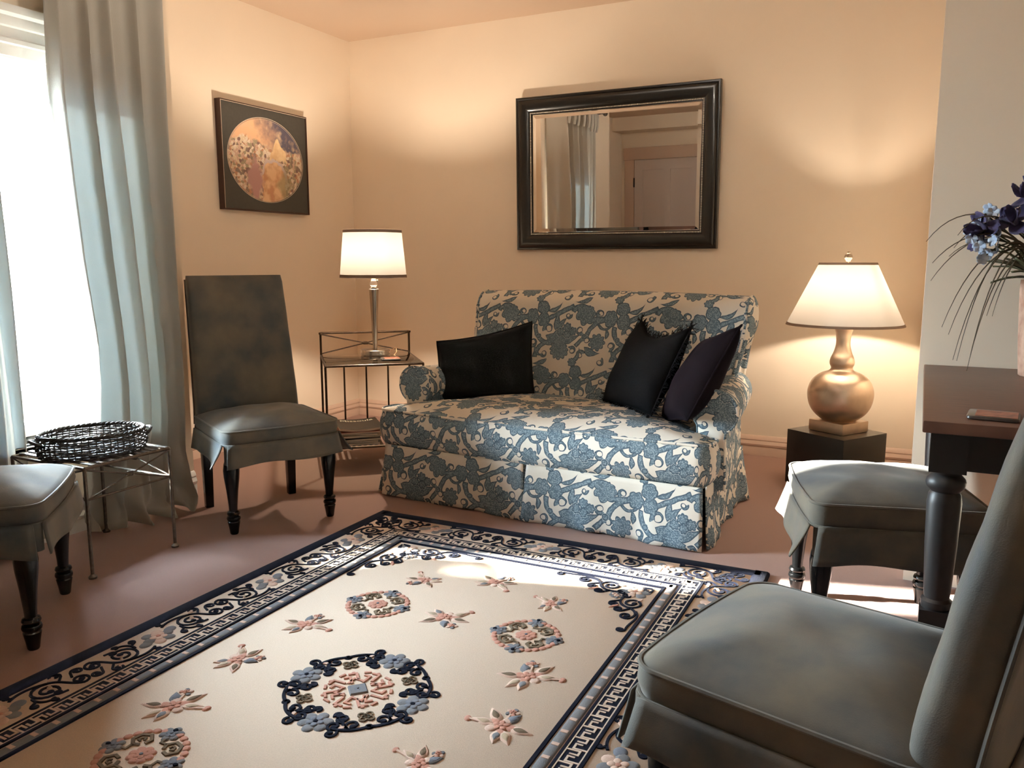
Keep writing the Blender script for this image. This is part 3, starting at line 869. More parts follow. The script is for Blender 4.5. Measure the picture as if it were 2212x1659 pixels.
skirt('side_skirt', (0.768, 0.010), (0.70, 0.80), (1, 0), 0.010, 0.02, 0.03, 6, 0.4, ripple=0.010)
skirt('side_skirt', (-0.71, 0.80), (-0.764, 0.010), (-1, 0), 0.02, 0.02, 0.03, 8, 0.9)
mb = MB(); mb.grid(lambda i, j: (lerp(-0.05, 0.05, i), -0.004 + 0.002 * sin(i * 6), lerp(0.006, 0.24, j)), 6, 6, uvfn=lambda i, j: (i * 0.1, j * 0.24))
mb.build('pleat', P, sofa, solid=0.004)

# ------------------------------------------------------------------ scatter cushions
def cushion_mesh(w, h, th, pinch=0.06, nu=26, sag=0.0, seed=0, skew=0.0):
    rnd = random.Random(seed); ph = [rnd.uniform(0, 6) for _ in range(4)]
    mb = MB()
    def side(sg):
        def fn(i, j):
            a, b = i * 2 - 1, j * 2 - 1
            ea, eb = (1 - abs(a) ** 2.6), (1 - abs(b) ** 2.6)
            t = (max(0, ea) * max(0, eb)) ** 0.48
            px = a * w / 2 * (1 - pinch * (1 - b * b)); py = b * h / 2 * (1 - pinch * (1 - a * a))
            py -= sag * (1 - a * a) * (0.5 + 0.5 * b)
            py += skew * a * (0.5 + 0.5 * b)
            z = sg * th / 2 * t + 0.006 * sin(a * 4 + ph[0]) * sin(b * 5 + ph[1]) * t
            return (px, py, z)
        return fn
    mb.grid(side(1), nu, nu)
    f2 = side(-1); mb.grid(lambda i, j: f2(1 - i, j), nu, nu)
    return mb

def orient(xdir, ydir, loc):
    x = Vector(xdir).normalized(); y = Vector(ydir); y = (y - x * y.dot(x)).normalized(); z = x.cross(y)
    m = Matrix((x, y, z)).transposed().to_4x4(); m.translation = Vector(loc)
    return m
def seam(w, h, pinch, sag=0.0, r=0.004, skew=0.0):
    pts = []
    for k in range(4):
        for q in range(14):
            s = q / 14 * 2 - 1
            a, b = ((s, -1), (1, s), (-s, 1), (-1, -s))[k]
            pts.append((a * w / 2 * (1 - pinch * (1 - b * b)), b * h / 2 * (1 - pinch * (1 - a * a)) - sag * (1 - a * a) * (0.5 + 0.5 * b) + skew * a * (0.5 + 0.5 * b), 0))
    mb = MB(); mb.tube(pts, r, 6, closed=True); return mb

def scatter(name, label, w, h, th, m, mtx, pinch=0.06, sag=0.0, seed=0, fringe=False, skew=0.0):
    t = thing(name, label, 'cushion'); t.matrix_world = mtx
    cushion_mesh(w, h, th, pinch, sag=sag, seed=seed, skew=skew).build('cover', m, t, weld=0.0005, angle=85)
    seam(w, h, pinch, sag, skew=skew).build('piping', m, t)
    if fringe:
        rnd = random.Random(seed + 5); mb = MB()
        for k in range(460):
            e = rnd.randrange(4); s = rnd.uniform(-1, 1)
            a, b = ((s, -1), (1, s), (-s, 1), (-1, -s))[e]
            p = Vector((a * w / 2 * (1 - pinch * (1 - b * b)), b * h / 2 * (1 - pinch * (1 - a * a)) - sag * (1 - a * a) * (0.5 + 0.5 * b), 0))
            o = Vector(((0, -1, 0), (1, 0, 0), (0, 1, 0), (-1, 0, 0))[e])
            tt = Vector((-o.y, o.x, 0))
            q = p + o * rnd.uniform(0.016, 0.032) + tt * rnd.uniform(-0.014, 0.014) + Vector((0, 0, rnd.uniform(-0.016, 0.016)))
            mid = p.lerp(q, 0.5) + Vector((0, 0, rnd.uniform(-0.006, 0.006)))
            mb.tube([p, mid, q], 0.0016, 4)
        f = mb.build('fringe', m, t, smooth=False); f['kind'] = 'stuff'
    return t
scatter('scatter_cushion', 'plain black cushion on the left half of the loveseat', 0.47, 0.325, 0.13, M['black_cloth'], orient((0.42, 0.20, 0.015), (-0.09, 0.13, 0.9), (1.690, -1.205, 0.592)), 0.04, 0.012, 2, skew=0.042)
scatter('scatter_cushion', 'black cushion with a shaggy fringe, middle of the three on the loveseat', 0.41, 0.42, 0.17, M['fringe_cloth'], orient((0.29, -0.25, 0.0), (0.10, 0.15, 0.34), (2.505, -1.215, 0.640)), 0.05, 0.075, 5, fringe=True)
scatter('scatter_cushion', 'plum black velvet cushion leaning on the right arm of the loveseat', 0.40, 0.43, 0.15, M['plum_velvet'], orient((0.46, -0.78, 0.20), (0.21, 0.05, 0.36), (2.785, -1.385, 0.628)), 0.06, 0.02, 9)

# ------------------------------------------------------------------ wire furniture
def coil(mb, c, axis, r, L, turns, wire):
    axis = Vector(axis).normalized(); u = axis.orthogonal().normalized(); w = axis.cross(u)
    pts = []
    for k in range(turns * 10 + 1):
        a = 2 * pi * k / 10; pts.append(Vector(c) + axis * (L * (k / (turns * 10) - 0.5)) + (u * cos(a) + w * sin(a)) * r)
    mb.tube(pts, wire, 6)

# corner table: axes from its four measured corners
a_t = atan2(0.334, 0.372)
tb = thing('side_table', 'square bronzed iron side table with glass top in the corner', 'side table', (0.910, -1.082, 0), a_t)
I = M['iron']; hw, hd = 0.25, 0.255; zt, zr, zs = 0.563, 0.690, 0.135; rr = 0.0062
for sx, sy, top in ((-1, -1, zt), (1, -1, zt), (-1, 1, zr), (1, 1, zr)):
    mb = MB(); x, y = sx * hw, sy * hd
    mb.lathe([(0.001, 0), (0.011, 0.001), (0.012, 0.006), (0.009, 0.011), (rr, 0.014), (rr, top - 0.004), (0.001, top)], 12, c=(x, y, 0))
    if top == zr: mb.lathe([(0.001, top - 0.008), (0.010, top - 0.007), (0.011, top - 0.001), (0.009, top + 0.004), (0.001, top + 0.005)], 12, c=(x, y, 0))
    mb.build('leg', I, tb)
mb = MB()
c4 = [(-hw, -hd), (hw, -hd), (hw, hd), (-hw, hd)]
for k in range(4):
    a, b = c4[k], c4[(k + 1) % 4]
    mb.rod((*a, zt), (*b, zt), rr); mb.rod((*a, zs), (*b, zs), rr)
mb.rod((-hw, hd, zr), (hw, hd, zr), rr)
for q in (0.25, 0.5, 0.75):
    mb.rod((lerp(-hw, hw, q), hd, zs), (lerp(-hw, hw, q), hd, zt), 0.0052)
mb.build('frame', I, tb)
mb = MB(); mb.rod((-hw, hd, zt + 0.01), (hw, hd, zr - 0.006), 0.0035); mb.rod((-hw, hd - 0.007, zr - 0.006), (hw, hd - 0.007, zt + 0.01), 0.0035)
coil(mb, (0, hd - 0.003, (zt + zr) / 2 + 0.002), (1, 0, 0), 0.008, 0.026, 5, 0.0022); mb.build('cross_brace', I, tb)
mb = MB()
for k in range(17):
    x = lerp(-hw + 0.02, hw - 0.02, k / 16); mb.box((x - 0.008, -hd, zs - 0.003), (x + 0.008, hd, zs + 0.003))
mb.build('lower_shelf', I, tb, smooth=False)
mb = MB(); mb.box((-hw + 0.004, -hd + 0.004, zt + 0.001), (hw - 0.004, hd - 0.004, zt + 0.007)); mb.build('glass_top', M['table_glass'], tb, bevel=0.0015)

# magazines on the lower shelf, each its own thing
def on_table(lx, ly, z): return (0.910 + lx * cos(a_t) - ly * sin(a_t), -1.082 + lx * sin(a_t) + ly * cos(a_t), z)
def magazine(z, th, w, d, rot, lx, ly, cover, label, curl=0.0, title=None):
    t = thing('magazine', label, 'magazine', on_table(lx, ly, z), a_t + rot, 'magazines on the lower shelf')
    def surf(zz):
        def fn(i, j): return (lerp(-w/2, w/2, i), lerp(-d/2, d/2, j), zz + curl * ((2*i - 1) ** 2) * (1 - 0.3 * j))
        return fn
    mb = MB(); b0, t0 = surf(0.0006), surf(th - 0.0006)
    mb.grid(t0, 10, 2); mb.grid(lambda i, j: b0(1 - i, j), 10, 2)
    for e in (0, 1):
        mb.grid(lambda i, j: (b0(i, e) if j < 0.5 else t0(i, e)) if e == 0 else (t0(i, e) if j < 0.5 else b0(i, e)), 10, 1)
        mb.grid(lambda i, j: (b0(e, i) if (j < 0.5) == (e == 1) else t0(e, i)), 2, 1)
    mb.build('pages', M['paper'], t, smooth=False)
    mb = MB(); s1, s2 = surf(th), surf(0)
    mb.grid(lambda i, j: s1(i * 1.01 - 0.005, j * 1.01 - 0.005), 10, 2); mb.grid(lambda i, j: s2(1 - i, j), 10, 2)
    mb.build('cover', cover, t, smooth=False)
    if title:
        fc = bpy.data.curves.new('title', 'FONT'); fc.body = title; fc.size = 0.052; fc.align_x = 'CENTER'; fc.extrude = 0.0003
        tmp = bpy.data.objects.new('title', fc); COL.objects.link(tmp)
        bpy.context.view_layer.update()
        me = bpy.data.meshes.new_from_object(tmp.evaluated_get(bpy.context.evaluated_depsgraph_get()))
        bpy.data.objects.remove(tmp)
        for vtx in me.vertices:
            vtx.co.z += th + 0.0012 + curl * ((2 * (vtx.co.x + w/2) / w - 1) ** 2)
        me.materials.append(M['letter'])
        o = bpy.data.objects.new('title', me); COL.objects.link(o); o.parent = t; o.location = (0, d / 2 - 0.075, 0)
    return t
zz = zs + 0.004
random.seed(4)
mags = [
    (0.012, .215, .28, 0.02, 'cover_slate', 'thick slate covered magazine at the very bottom of the pile'),
    (0.008, .21, .275, -0.06, 'cover_cream', 'cream magazine second from the bottom of the pile'),
    (0.010, .22, .285, 0.08, 'ink_cover', 'dark brown magazine third from the bottom of the pile'),
    (0.007, .205, .27, -0.03, 'cover_red', 'rust red magazine in the middle of the pile'),
    (0.010, .215, .28, 0.13, 'cover_cream', 'cream magazine fifth up from the bottom of the pile'),
    (0.009, .21, .275, -0.10, 'cover_slate', 'slate magazine third from the top of the pile'),
    (0.008, .215, .28, 0.04, 'cover_red', 'rust magazine just under the topmost magazine'),
]
for th, w, d, r_, cv, lb in mags:
    magazine(zz, th, w, d, r_, -0.085 + random.uniform(-.012, .012), -0.075 + random.uniform(-.012, .012), M[cv], lb); zz += th + 0.0008
magazine(zz, 0.012, .225, .285, 0.05, -0.08, -0.07, M['ink_cover'], 'dark magazine titled Missoula on top of the pile', 0.010, 'Missoula')

# wire stool by the window
st = thing('wire_stool', 'low pewter wire stool holding the basket under the window', 'stool', (0.862, -2.740, 0))
I2 = M['pewter']; hx, hy, zt, zl = 0.197, 0.177, 0.393, 0.282
for sx in (-1, 1):
    for sy in (-1, 1):
        mb = MB(); mb.lathe([(0.001, 0), (0.014, 0.001), (0.015, 0.008), (0.010, 0.013), (0.0062, 0.017), (0.0062, zt), (0.001, zt + 0.003)], 12, c=(sx * hx, sy * hy, 0)); mb.build('leg', I2, st)
mb = MB(); c4 = [(-hx, -hy), (hx, -hy), (hx, hy), (-hx, hy)]
for k in range(4):
    a, b = c4[k], c4[(k + 1) % 4]
    mb.rod((*a, zt), (*b, zt), 0.006); mb.rod((*a, zl), (*b, zl), 0.0045)
mb.build('frame', I2, st)
for k in range(4):
    a, b = Vector(c4[k]), Vector(c4[(k + 1) % 4]); mb = MB()
    n = Vector(((b - a).y, -(b - a).x)).normalized() * 0.004
    mb.rod((*a, zt - 0.005), (*b, zl), 0.003); mb.rod((*(a + n), zl), (*(b + n), zt - 0.005), 0.003)
    m_ = (a + b) / 2; coil(mb, (*m_, (zt + zl) / 2 - 0.002), (*(b - a), 0), 0.008, 0.026, 5, 0.0023)
    mb.build('cross_brace', I2, st)
mb = MB()
for k in range(9):
    y = lerp(-hy + 0.035, hy - 0.035, k / 8)
    mb.box((-hx - 0.004, y - 0.009, zt + 0.004), (hx + 0.004, y + 0.009, zt + 0.008))
mb.build('slat_top', I2, st, bevel=0.001)

# oval wicker basket tray
bk = thing('wicker_basket', 'shallow oval dark wicker basket on the wire stool', 'basket', (0.905, -2.765, 0.402), radians(68))
A, B_, Hh = 0.172, 0.132, 0.080
NS = 48
def side_r(z):  # bulges slightly outwards
    return 1.0 + 0.05 * sin(pi * min(1, z / Hh)) + 0.02 * z / Hh
mb = MB()
for k in range(10):
    z = 0.006 + 0.0076 * k; n = NS * 4; pts = []
    for i in range(n):
        a = 2 * pi * i / n; wv = 0.0042 * cos(NS / 2 * a + pi * (k % 2)); s = side_r(z)
        pts.append(((A * s + wv) * cos(a), (B_ * s + wv) * sin(a), z + 0.0012 * sin(7 * a + k * 1.7)))
    mb.tube(pts, 0.0031, 6, closed=True)
mb.build('weave', M['wicker'], bk)
mb = MB()
for i in range(NS):
    a = 2 * pi * i / NS; mb.tube([(A * side_r(z) * cos(a), B_ * side_r(z) * sin(a), z) for z in (0.002, 0.025, 0.05, 0.07, Hh)], 0.0024, 5)
mb.build('stakes', M['wicker'], bk)
mb = MB()
for k in range(3):
    pts = []
    for i in range(120):
        a = 2 * pi * i / 120; q = 2 * pi * k / 3 + a * 20
        pts.append(((A * 1.02 + 0.004 * cos(q)) * cos(a), (B_ * 1.02 + 0.004 * cos(q)) * sin(a), Hh + 0.004 * sin(q)))
    mb.tube(pts, 0.0036, 6, closed=True)
mb.build('rim', M['wicker'], bk)
mb = MB()
for k in range(11):
    s = 0.98 - k * 0.088; mb.tube([((A * s + 0.002 * cos(14 * a)) * cos(a), (B_ * s + 0.002 * cos(14 * a)) * sin(a), 0.006 + 0.002 * cos(28 * a + pi * (k % 2))) for a in [2 * pi * i / 112 for i in range(112)]], 0.0058, 5, closed=True)
mb.rings([[(A * s * cos(2*pi*i/40), B_ * s * sin(2*pi*i/40), z) for i in range(40)] for s, z in ((0.98, 0.001), (0.98, 0.006))])
mb.build('woven_base', M['wicker'], bk)
for sg in (1, -1):
    mb = MB(); mb.tube([(sg * (A * 1.03 + 0.026 * sin(pi * k / 12)), lerp(-0.05, 0.05, k / 12), 0.058 + 0.012 * sin(pi * k / 12)) for k in range(13)], 0.006, 7); mb.build('handle', M['wicker'], bk)

# ------------------------------------------------------------------ table lamps
def add_light(name, loc, watts, col, r, parent):
    d = bpy.data.lights.new(name, 'POINT'); d.energy = watts; d.color = col; d.shadow_soft_size = r
    o = bpy.data.objects.new(name, d); COL.objects.link(o); o.parent = parent; o.location = loc
zt = 0.563 + 0.0075
lx, ly = 0.831, -0.925
lp = thing('table_lamp', 'slim nickel table lamp with drum shade on the glass side table', 'lamp', (lx, ly, zt))
mb = MB(); mb.lathe([(0.001, 0), (0.080, 0), (0.082, 0.002), (0.082, 0.026), (0.079, 0.029), (0.022, 0.030), (0.014, 0.034), (0.001, 0.034)], 48); mb.build('base', M['nickel'], lp)
mb = MB(); mb.lathe([(0.001, 0.032), (0.0125, 0.032), (0.015, 0.10), (0.020, 0.23), (0.026, 0.352), (0.0275, 0.366), (0.024, 0.369), (0.001, 0.370)], 32); mb.build('stem', M['nickel'], lp)
mb = MB(); mb.lathe([(0.001, 0.369), (0.016, 0.370), (0.018, 0.376), (0.013, 0.380)], 24); mb.lathe([(0.013, 0.408), (0.016, 0.412), (0.013, 0.418), (0.012, 0.50), (0.016, 0.502), (0.016, 0.545), (0.001, 0.546)], 24)
mb.build('socket', M['nickel'], lp)
mb = MB(); mb.ball((0, 0, 0.395), 0.021, 20, sc=(1, 1, 0.85)); mb.build('crystal_ball', M['crystal'], lp)
mb = MB(); mb.tube([(0.014, 0.0, 0.505), (0.030, -0.006, 0.503), (0.030, -0.006, 0.42)], 0.0012, 5); mb.ball((0.030, -0.006, 0.414), 0.006, 10); mb.build('pull_chain', M['nickel'], lp)
zb, zt2 = 0.432, 0.690; rb, rt = 0.184, 0.160
mb = MB(); mb.rings([[(r * cos(2*pi*i/64), r * sin(2*pi*i/64), z) for i in range(64)] for r, z in [(lerp(rb, rt, k / 8), lerp(zb, zt2, k / 8)) for k in range(9)]], cap0=False, cap1=False)
sh = mb.build('lamp_shade', M['drum_shade'], lp)
for z0, z1 in ((zb - 0.002, zb + 0.016), (zt2 - 0.014, zt2 + 0.002)):
    mb = MB()
    f0, f1 = (z0 - zb) / (zt2 - zb), (z1 - zb) / (zt2 - zb); ra, rc = lerp(rb, rt, f0), lerp(rb, rt, f1)
    mb.rings([[((r) * cos(2*pi*i/64), r * sin(2*pi*i/64), z) for i in range(64)] for r, z in ((ra - 0.001, z0), (ra + 0.0015, z0), (rc + 0.0015, z1), (rc - 0.001, z1))], cap0=False, cap1=False)
    mb.build('trim_band', M['drum_band'], sh)
mb = MB()
mb.lathe([(0.001, zt2 - 0.008), (0.012, zt2 - 0.008), (0.012, zt2 - 0.004), (0.001, zt2 - 0.004)], 16)
for k in range(3):
    a = 2 * pi * k / 3; mb.rod((0.010 * cos(a), 0.010 * sin(a), zt2 - 0.006), (rt * cos(a), rt * sin(a), zt2 - 0.006), 0.0018, 6)
for sg in (1, -1): mb.tube([(sg * 0.014, 0, 0.50), (sg * 0.045, 0, 0.55), (sg * 0.045, 0, 0.63), (0, 0, zt2 - 0.006)], 0.0016, 6)
mb.build('harp', M['nickel'], lp)
mb = MB(); mb.lathe([(0.012, 0.545), (0.014, 0.558), (0.028, 0.585), (0.030, 0.60), (0.024, 0.62), (0.001, 0.632)], 20); mb.build('bulb', M['bulb'], lp)
mb = MB(); mb.tube([(0.075, 0.02, 0.008), (0.10, 0.035, 0.035), (0.122, 0.03, 0.04), (0.138, 0.01, 0.02), (0.14, -0.02, 0.004), (0.16, -0.03, 0.003)], 0.0022, 6); mb.build('cord', M['cord'], lp)
add_light('lamp_light', (0, 0, 0.570), LAMP_CORNER_W, WARM, 0.03, lp)

# pedestal and gourd lamp
PED = (3.247, -0.466); pa = radians(-31.9); PZ_ = 0.27; PH_ = 0.162
mb = MB(); mb.box((-PH_, -PH_, 0), (PH_, PH_, PZ_))
o = mb.build('pedestal', M['black_wood'], bevel=0.002, loc=(PED[0], PED[1], 0), rot=(0, 0, pa)); tag(o, 'square black wooden pedestal carrying the gourd lamp beside the loveseat', 'pedestal')
lg = thing('table_lamp', 'champagne gourd lamp with a wide cone shade on the black pedestal', 'lamp', (3.252, -0.455, PZ_ + 0.0005), pa)
lg.scale = (1.285, 1.285, 1.285)
mb = MB(); mb.box((-0.076, -0.076, 0), (0.076, 0.076, 0.042)); mb.build('base', M['gilt'], lg, bevel=0.004)
prof = [(0.001, 0.041), (0.055, 0.041), (0.064, 0.045), (0.092, 0.068), (0.111, 0.100), (0.118, 0.138), (0.115, 0.168), (0.100, 0.198), (0.075, 0.219), (0.050, 0.229), (0.041, 0.236), (0.039, 0.244), (0.044, 0.256), (0.0445, 0.266), (0.041, 0.281), (0.033, 0.300), (0.0265, 0.325), (0.0255, 0.345), (0.028, 0.370), (0.034, 0.390), (0.0355, 0.396), (0.030, 0.398), (0.001, 0.399)]
# Catmull-Rom resample so the gourd is smooth
pr = []
for k in range(len(prof) - 1):
    p0, p1, p2, p3 = (Vector(prof[max(0, k - 1)]), Vector(prof[k]), Vector(prof[k + 1]), Vector(prof[min(len(prof) - 1, k + 2)]))
    for q in range(4):
        t_ = q / 4; v_ = 0.5 * ((2 * p1) + (p2 - p0) * t_ + (2 * p0 - 5 * p1 + 4 * p2 - p3) * t_ ** 2 + (3 * p1 - p0 - 3 * p2 + p3) * t_ ** 3); pr.append((max(0.001, v_.x), v_.y))
pr.append(prof[-1])
mb = MB(); mb.lathe(pr, 56); mb.build('body', M['gilt'], lg, angle=60)
mb = MB(); mb.lathe([(0.012, 0.398), (0.014, 0.404), (0.012, 0.41), (0.012, 0.44), (0.017, 0.444), (0.017, 0.485), (0.001, 0.486)], 24); mb.build('socket', M['nickel'], lg)
zb, zt2 = 0.404, 0.634; rb, rt = 0.208, 0.100
mb = MB(); mb.rings([[(r * cos(2*pi*i/64), r * sin(2*pi*i/64), z) for i in range(64)] for r, z in [(lerp(rb, rt, k / 8), lerp(zb, zt2, k / 8)) for k in range(9)]], cap0=False, cap1=False)
sh = mb.build('lamp_shade', M['shade'], lg)
for z0, z1 in ((zb - 0.001, zb + 0.008), (zt2 - 0.007, zt2 + 0.001)):
    mb = MB(); f0, f1 = (z0 - zb) / (zt2 - zb), (z1 - zb) / (zt2 - zb); ra, rc = lerp(rb, rt, f0), lerp(rb, rt, f1)
    mb.rings([[(r * cos(2*pi*i/64), r * sin(2*pi*i/64), z) for i in range(64)] for r, z in ((ra - 0.001, z0), (ra + 0.0015, z0), (rc + 0.0015, z1), (rc - 0.001, z1))], cap0=False, cap1=False)
    mb.build('trim_band', M['shade_band'], sh)
mb = MB()
for k in range(3):
    a = 2 * pi * k / 3; mb.rod((0, 0, zt2 - 0.006), (rt * cos(a), rt * sin(a), zt2 - 0.006), 0.0018, 6)
for sg in (1, -1): mb.tube([(sg * 0.016, 0, 0.44), (sg * 0.05, 0, 0.49), (sg * 0.05, 0, 0.57), (0, 0, zt2 - 0.006)], 0.0016, 6)
mb.rod((0, 0, zt2 - 0.008), (0, 0, zt2 + 0.006), 0.004)
mb.build('harp', M['nickel'], lg)
mb = MB(); mb.lathe([(0.001, zt2 + 0.004), (0.008, zt2 + 0.005), (0.009, zt2 + 0.010), (0.013, zt2 + 0.014), (0.015, zt2 + 0.022), (0.012, zt2 + 0.030), (0.007, zt2 + 0.033), (0.008, zt2 + 0.036), (0.005, zt2 + 0.041), (0.001, zt2 + 0.042)], 20); mb.build('finial', M['nickel'], lg)
mb = MB(); mb.lathe([(0.012, 0.485), (0.014, 0.498), (0.028, 0.522), (0.030, 0.537), (0.024, 0.555), (0.001, 0.566)], 20); mb.build('bulb', M['bulb'], lg)
add_light('lamp_light', (0, 0, 0.505), LAMP_GOURD_W, WARM, 0.02, lg)

# ------------------------------------------------------------------ mirror
MX0, MX1, MZ0, MZ1 = 1.287, 2.529, 1.162, 2.070
mr = thing('wall_mirror', 'wide black framed mirror with silver beading above the loveseat', 'mirror', ((MX0 + MX1) / 2, -0.004, MZ0))
mr.rotation_euler = (radians(1.5), 0, 0)
w2, hh = (MX1 - MX0) / 2, MZ1 - MZ0
def frame_sweep(mb, prof, w2, z0, z1):
    """prof: (inset from outer edge, out from wall)"""
    R = []
    for d, o in prof: R.append([(-w2 + d, -o, z0 + d), (w2 - d, -o, z0 + d), (w2 - d, -o, z1 - d), (-w2 + d, -o, z1 - d)])
    vs = [p for r in R for p in r]; fs = []
    for j in range(len(R) - 1):
        for i in range(4):
            a, b = j * 4 + i, j * 4 + (i + 1) % 4; fs.append((a, b, b + 4, a + 4))
    mb.add(vs, fs)
mb = MB(); frame_sweep(mb, [(0, 0.0), (0, 0.030), (0.004, 0.034), (0.012, 0.034), (0.016, 0.031), (0.020, 0.036), (0.030, 0.040), (0.045, 0.039), (0.062, 0.034), (0.078, 0.027), (0.084, 0.024), (0.086, 0.021), (0.097, 0.020), (0.099, 0.014), (0.104, 0.014), (0.104, 0.004)], w2, 0, hh)
mb.build('frame', M['frame_black'], mr, angle=30)
mb = MB(); frame_sweep(mb, [(0.104, 0.005), (0.104, 0.0115), (0.108, 0.0115), (0.127, 0.0150)], w2, 0, hh)
mb.build('bevelled_edge', M['mirror'], mr, smooth=False)
mb = MB(); mb.add([(-w2 + .127, -.0150, .127), (w2 - .127, -.0150, .127), (w2 - .127, -.0150, hh - .127), (-w2 + .127, -.0150, hh - .127)], [(0, 1, 2, 3)])
mb.build('mirror_glass', M['mirror'], mr, smooth=False)
mb = MB(); d = 0.0945; st_ = 0.0092
for (a, b) in (((-w2 + d, d), (w2 - d, d)), ((w2 - d, d), (w2 - d, hh - d)), ((w2 - d, hh - d), (-w2 + d, hh - d)), ((-w2 + d, hh - d), (-w2 + d, d))):
    L = sqrt((b[0]-a[0])**2 + (b[1]-a[1])**2); n = int(L / st_)
    for k in range(n): mb.ball((lerp(a[0], b[0], k / n), -0.0215, lerp(a[1], b[1], k / n)), 0.0041, 6)
mb.build('beading', M['bead'], mr)

# ------------------------------------------------------------------ framed round picture
def painting_material():
    """loose watercolour: night sky and sunset above a huddle of roofs, a pale arch and a path"""
    m = bpy.data.materials.new('round_watercolour'); m.use_nodes = True
    nt = NT(m.node_tree); b = m.node_tree.nodes['Principled BSDF']; b.inputs['Roughness'].default_value = 0.6
    tc = nt.n('ShaderNodeTexCoord'); nz = nt.n('ShaderNodeTexNoise'); nz.inputs['Scale'].default_value = 16; nz.inputs['Detail'].default_value = 4
    nt.l(tc.outputs['Object'], nz.inputs[0]); sc = nt.n('ShaderNodeSeparateColor'); nt.l(nz.outputs['Color'], sc.inputs[0])
    sp = nt.n('ShaderNodeSeparateXYZ'); nt.l(tc.outputs['Object'], sp.inputs[0])
    n1 = X(nt, sc.outputs[0]) - 0.5; n2 = X(nt, sc.outputs[1]) - 0.5
    x = X(nt, sp.outputs[1]) * 4.2 + n1 * 0.35; y = X(nt, sp.outputs[2]) * 4.2 + n2 * 0.35      # disc radius is about 1
    sky = mixc(nt, (x * 0.8 + y * 0.5 + n1).step(0.0, 0.75), srgb(222, 172, 132), srgb(84, 78, 90))
    sky = mixc(nt, n2.step(0.02, 0.22), sky, srgb(208, 174, 140))
    vo = nt.n('ShaderNodeTexVoronoi'); vo.inputs['Scale'].default_value = 58; nt.l(tc.outputs['Object'], vo.inputs[0])
    vs = nt.n('ShaderNodeSeparateColor'); nt.l(vo.outputs['Color'], vs.inputs[0])
    ramp = nt.n('ShaderNodeValToRGB'); ramp.color_ramp.interpolation = 'CONSTANT'
    cols = [(0, (228, 204, 170)), (0.24, (196, 142, 108)), (0.36, (140, 120, 104)), (0.50, (214, 176, 152)), (0.66, (168, 152, 122)), (0.78, (236, 216, 194)), (0.93, (130, 98, 92))]
    el = ramp.color_ramp.elements; el[0].position = 0; el[0].color = srgb(*cols[0][1]); el[1].position = cols[1][0]; el[1].color = srgb(*cols[1][1])
    for p, c in cols[2:]:
        e = el.new(p); e.color = srgb(*c)
    nt.l(vs.outputs[0], ramp.inputs[0])
    vo2 = nt.n('ShaderNodeTexVoronoi'); vo2.inputs['Scale'].default_value = 170; nt.l(tc.outputs['Object'], vo2.inputs[0])
    town = mixc(nt, X(nt, vo2.outputs['Distance']).step(0.2, 0.5) * 0.25, ramp.outputs[0], srgb(96, 78, 62))
    peak = ((x - 0.42).abs() * 1.5 + y).step(0.62, 0.56)
    col = mixc(nt, (y + (x * 2.2).sin() * 0.12).step(0.40, 0.34), sky, town)
    pk = mixc(nt, n1.step(-0.1, 0.15), srgb(232, 204, 158), srgb(214, 174, 128))
    col = mixc(nt, peak * (y).step(0.02, 0.08), col, pk)
    # arch and the warm ground beneath it
    ax, ay = x - 0.22, y + 0.42; r = (ax * ax + ay * ay).sqrt()
    gr = mixc(nt, n2.step(-0.08, 0.12), srgb(228, 188, 144), srgb(196, 142, 104))
    col = mixc(nt, r.step(0.42, 0.40).max((ax.abs()).step(0.42, 0.40) * ay.step(0.0, -0.04)), col, gr)
    col = mixc(nt, ((r - 0.44).abs()).step(0.05, 0.035) * ay.step(-0.05, 0.0), col, srgb(206, 184, 178))
    # dusky path lower left, green tufts lower right
    col = mixc(nt, ((x + 0.42).abs() + (y + 0.5).abs() * 0.5).step(0.34, 0.24), col, srgb(182, 138, 130))
    col = mixc(nt, ((x - 0.62).abs() + (y + 0.55).abs() * 0.6).step(0.34, 0.2) * 0.7, col, srgb(146, 136, 98))
    nt.l(col, b.inputs['Base Color'])
    return m
M['painting'] = painting_material()
PY, PZ, PW, PH = -0.864, 1.683, 0.716, 0.602
pt = thing('framed_picture', 'square dark framed picture with a round watercolour on the left wall', 'picture', (0.002, PY, PZ))
w2, h2 = PW / 2, PH / 2
FX = 0.038
mb = MB()
R = []
for d, o in [(0, 0.0), (0, FX), (0.007, FX), (0.009, FX - 0.005)]: R.append([(o, -w2 + d, -h2 + d), (o, w2 - d, -h2 + d), (o, w2 - d, h2 - d), (o, -w2 + d, h2 - d)])
vs = [p for r in R for p in r]; fs = []
for j in range(3):
    for i in range(4): a, b = j * 4 + i, j * 4 + (i + 1) % 4; fs.append((a, b, b + 4, a + 4))
mb.add(vs, fs); mb.build('frame', M['copper_edge'], pt, smooth=False)
RX, RZ = 0.312, 0.242
mb = MB(); n = 96
def sq(a):
    c_, s_ = cos(a), sin(a); k = min((w2 - 0.008) / max(1e-6, abs(c_)), (h2 - 0.008) / max(1e-6, abs(s_))); return (FX - 0.006, c_ * k, s_ * k)
AN = sorted([2 * pi * i / n for i in range(n)] + [atan2(s_ * (h2 - .008), c_ * (w2 - .008)) % (2 * pi) for s_ in (1, -1) for c_ in (1, -1)])
mb.rings([[sq(a) for a in AN], [(FX - 0.006, RX * cos(a), RZ * sin(a)) for a in AN], [(FX - 0.009, (RX - 0.002) * cos(a), (RZ - 0.002) * sin(a)) for a in AN]], cap0=False, cap1=False)
mb.build('mat_board', M['matboard'], pt, smooth=False)
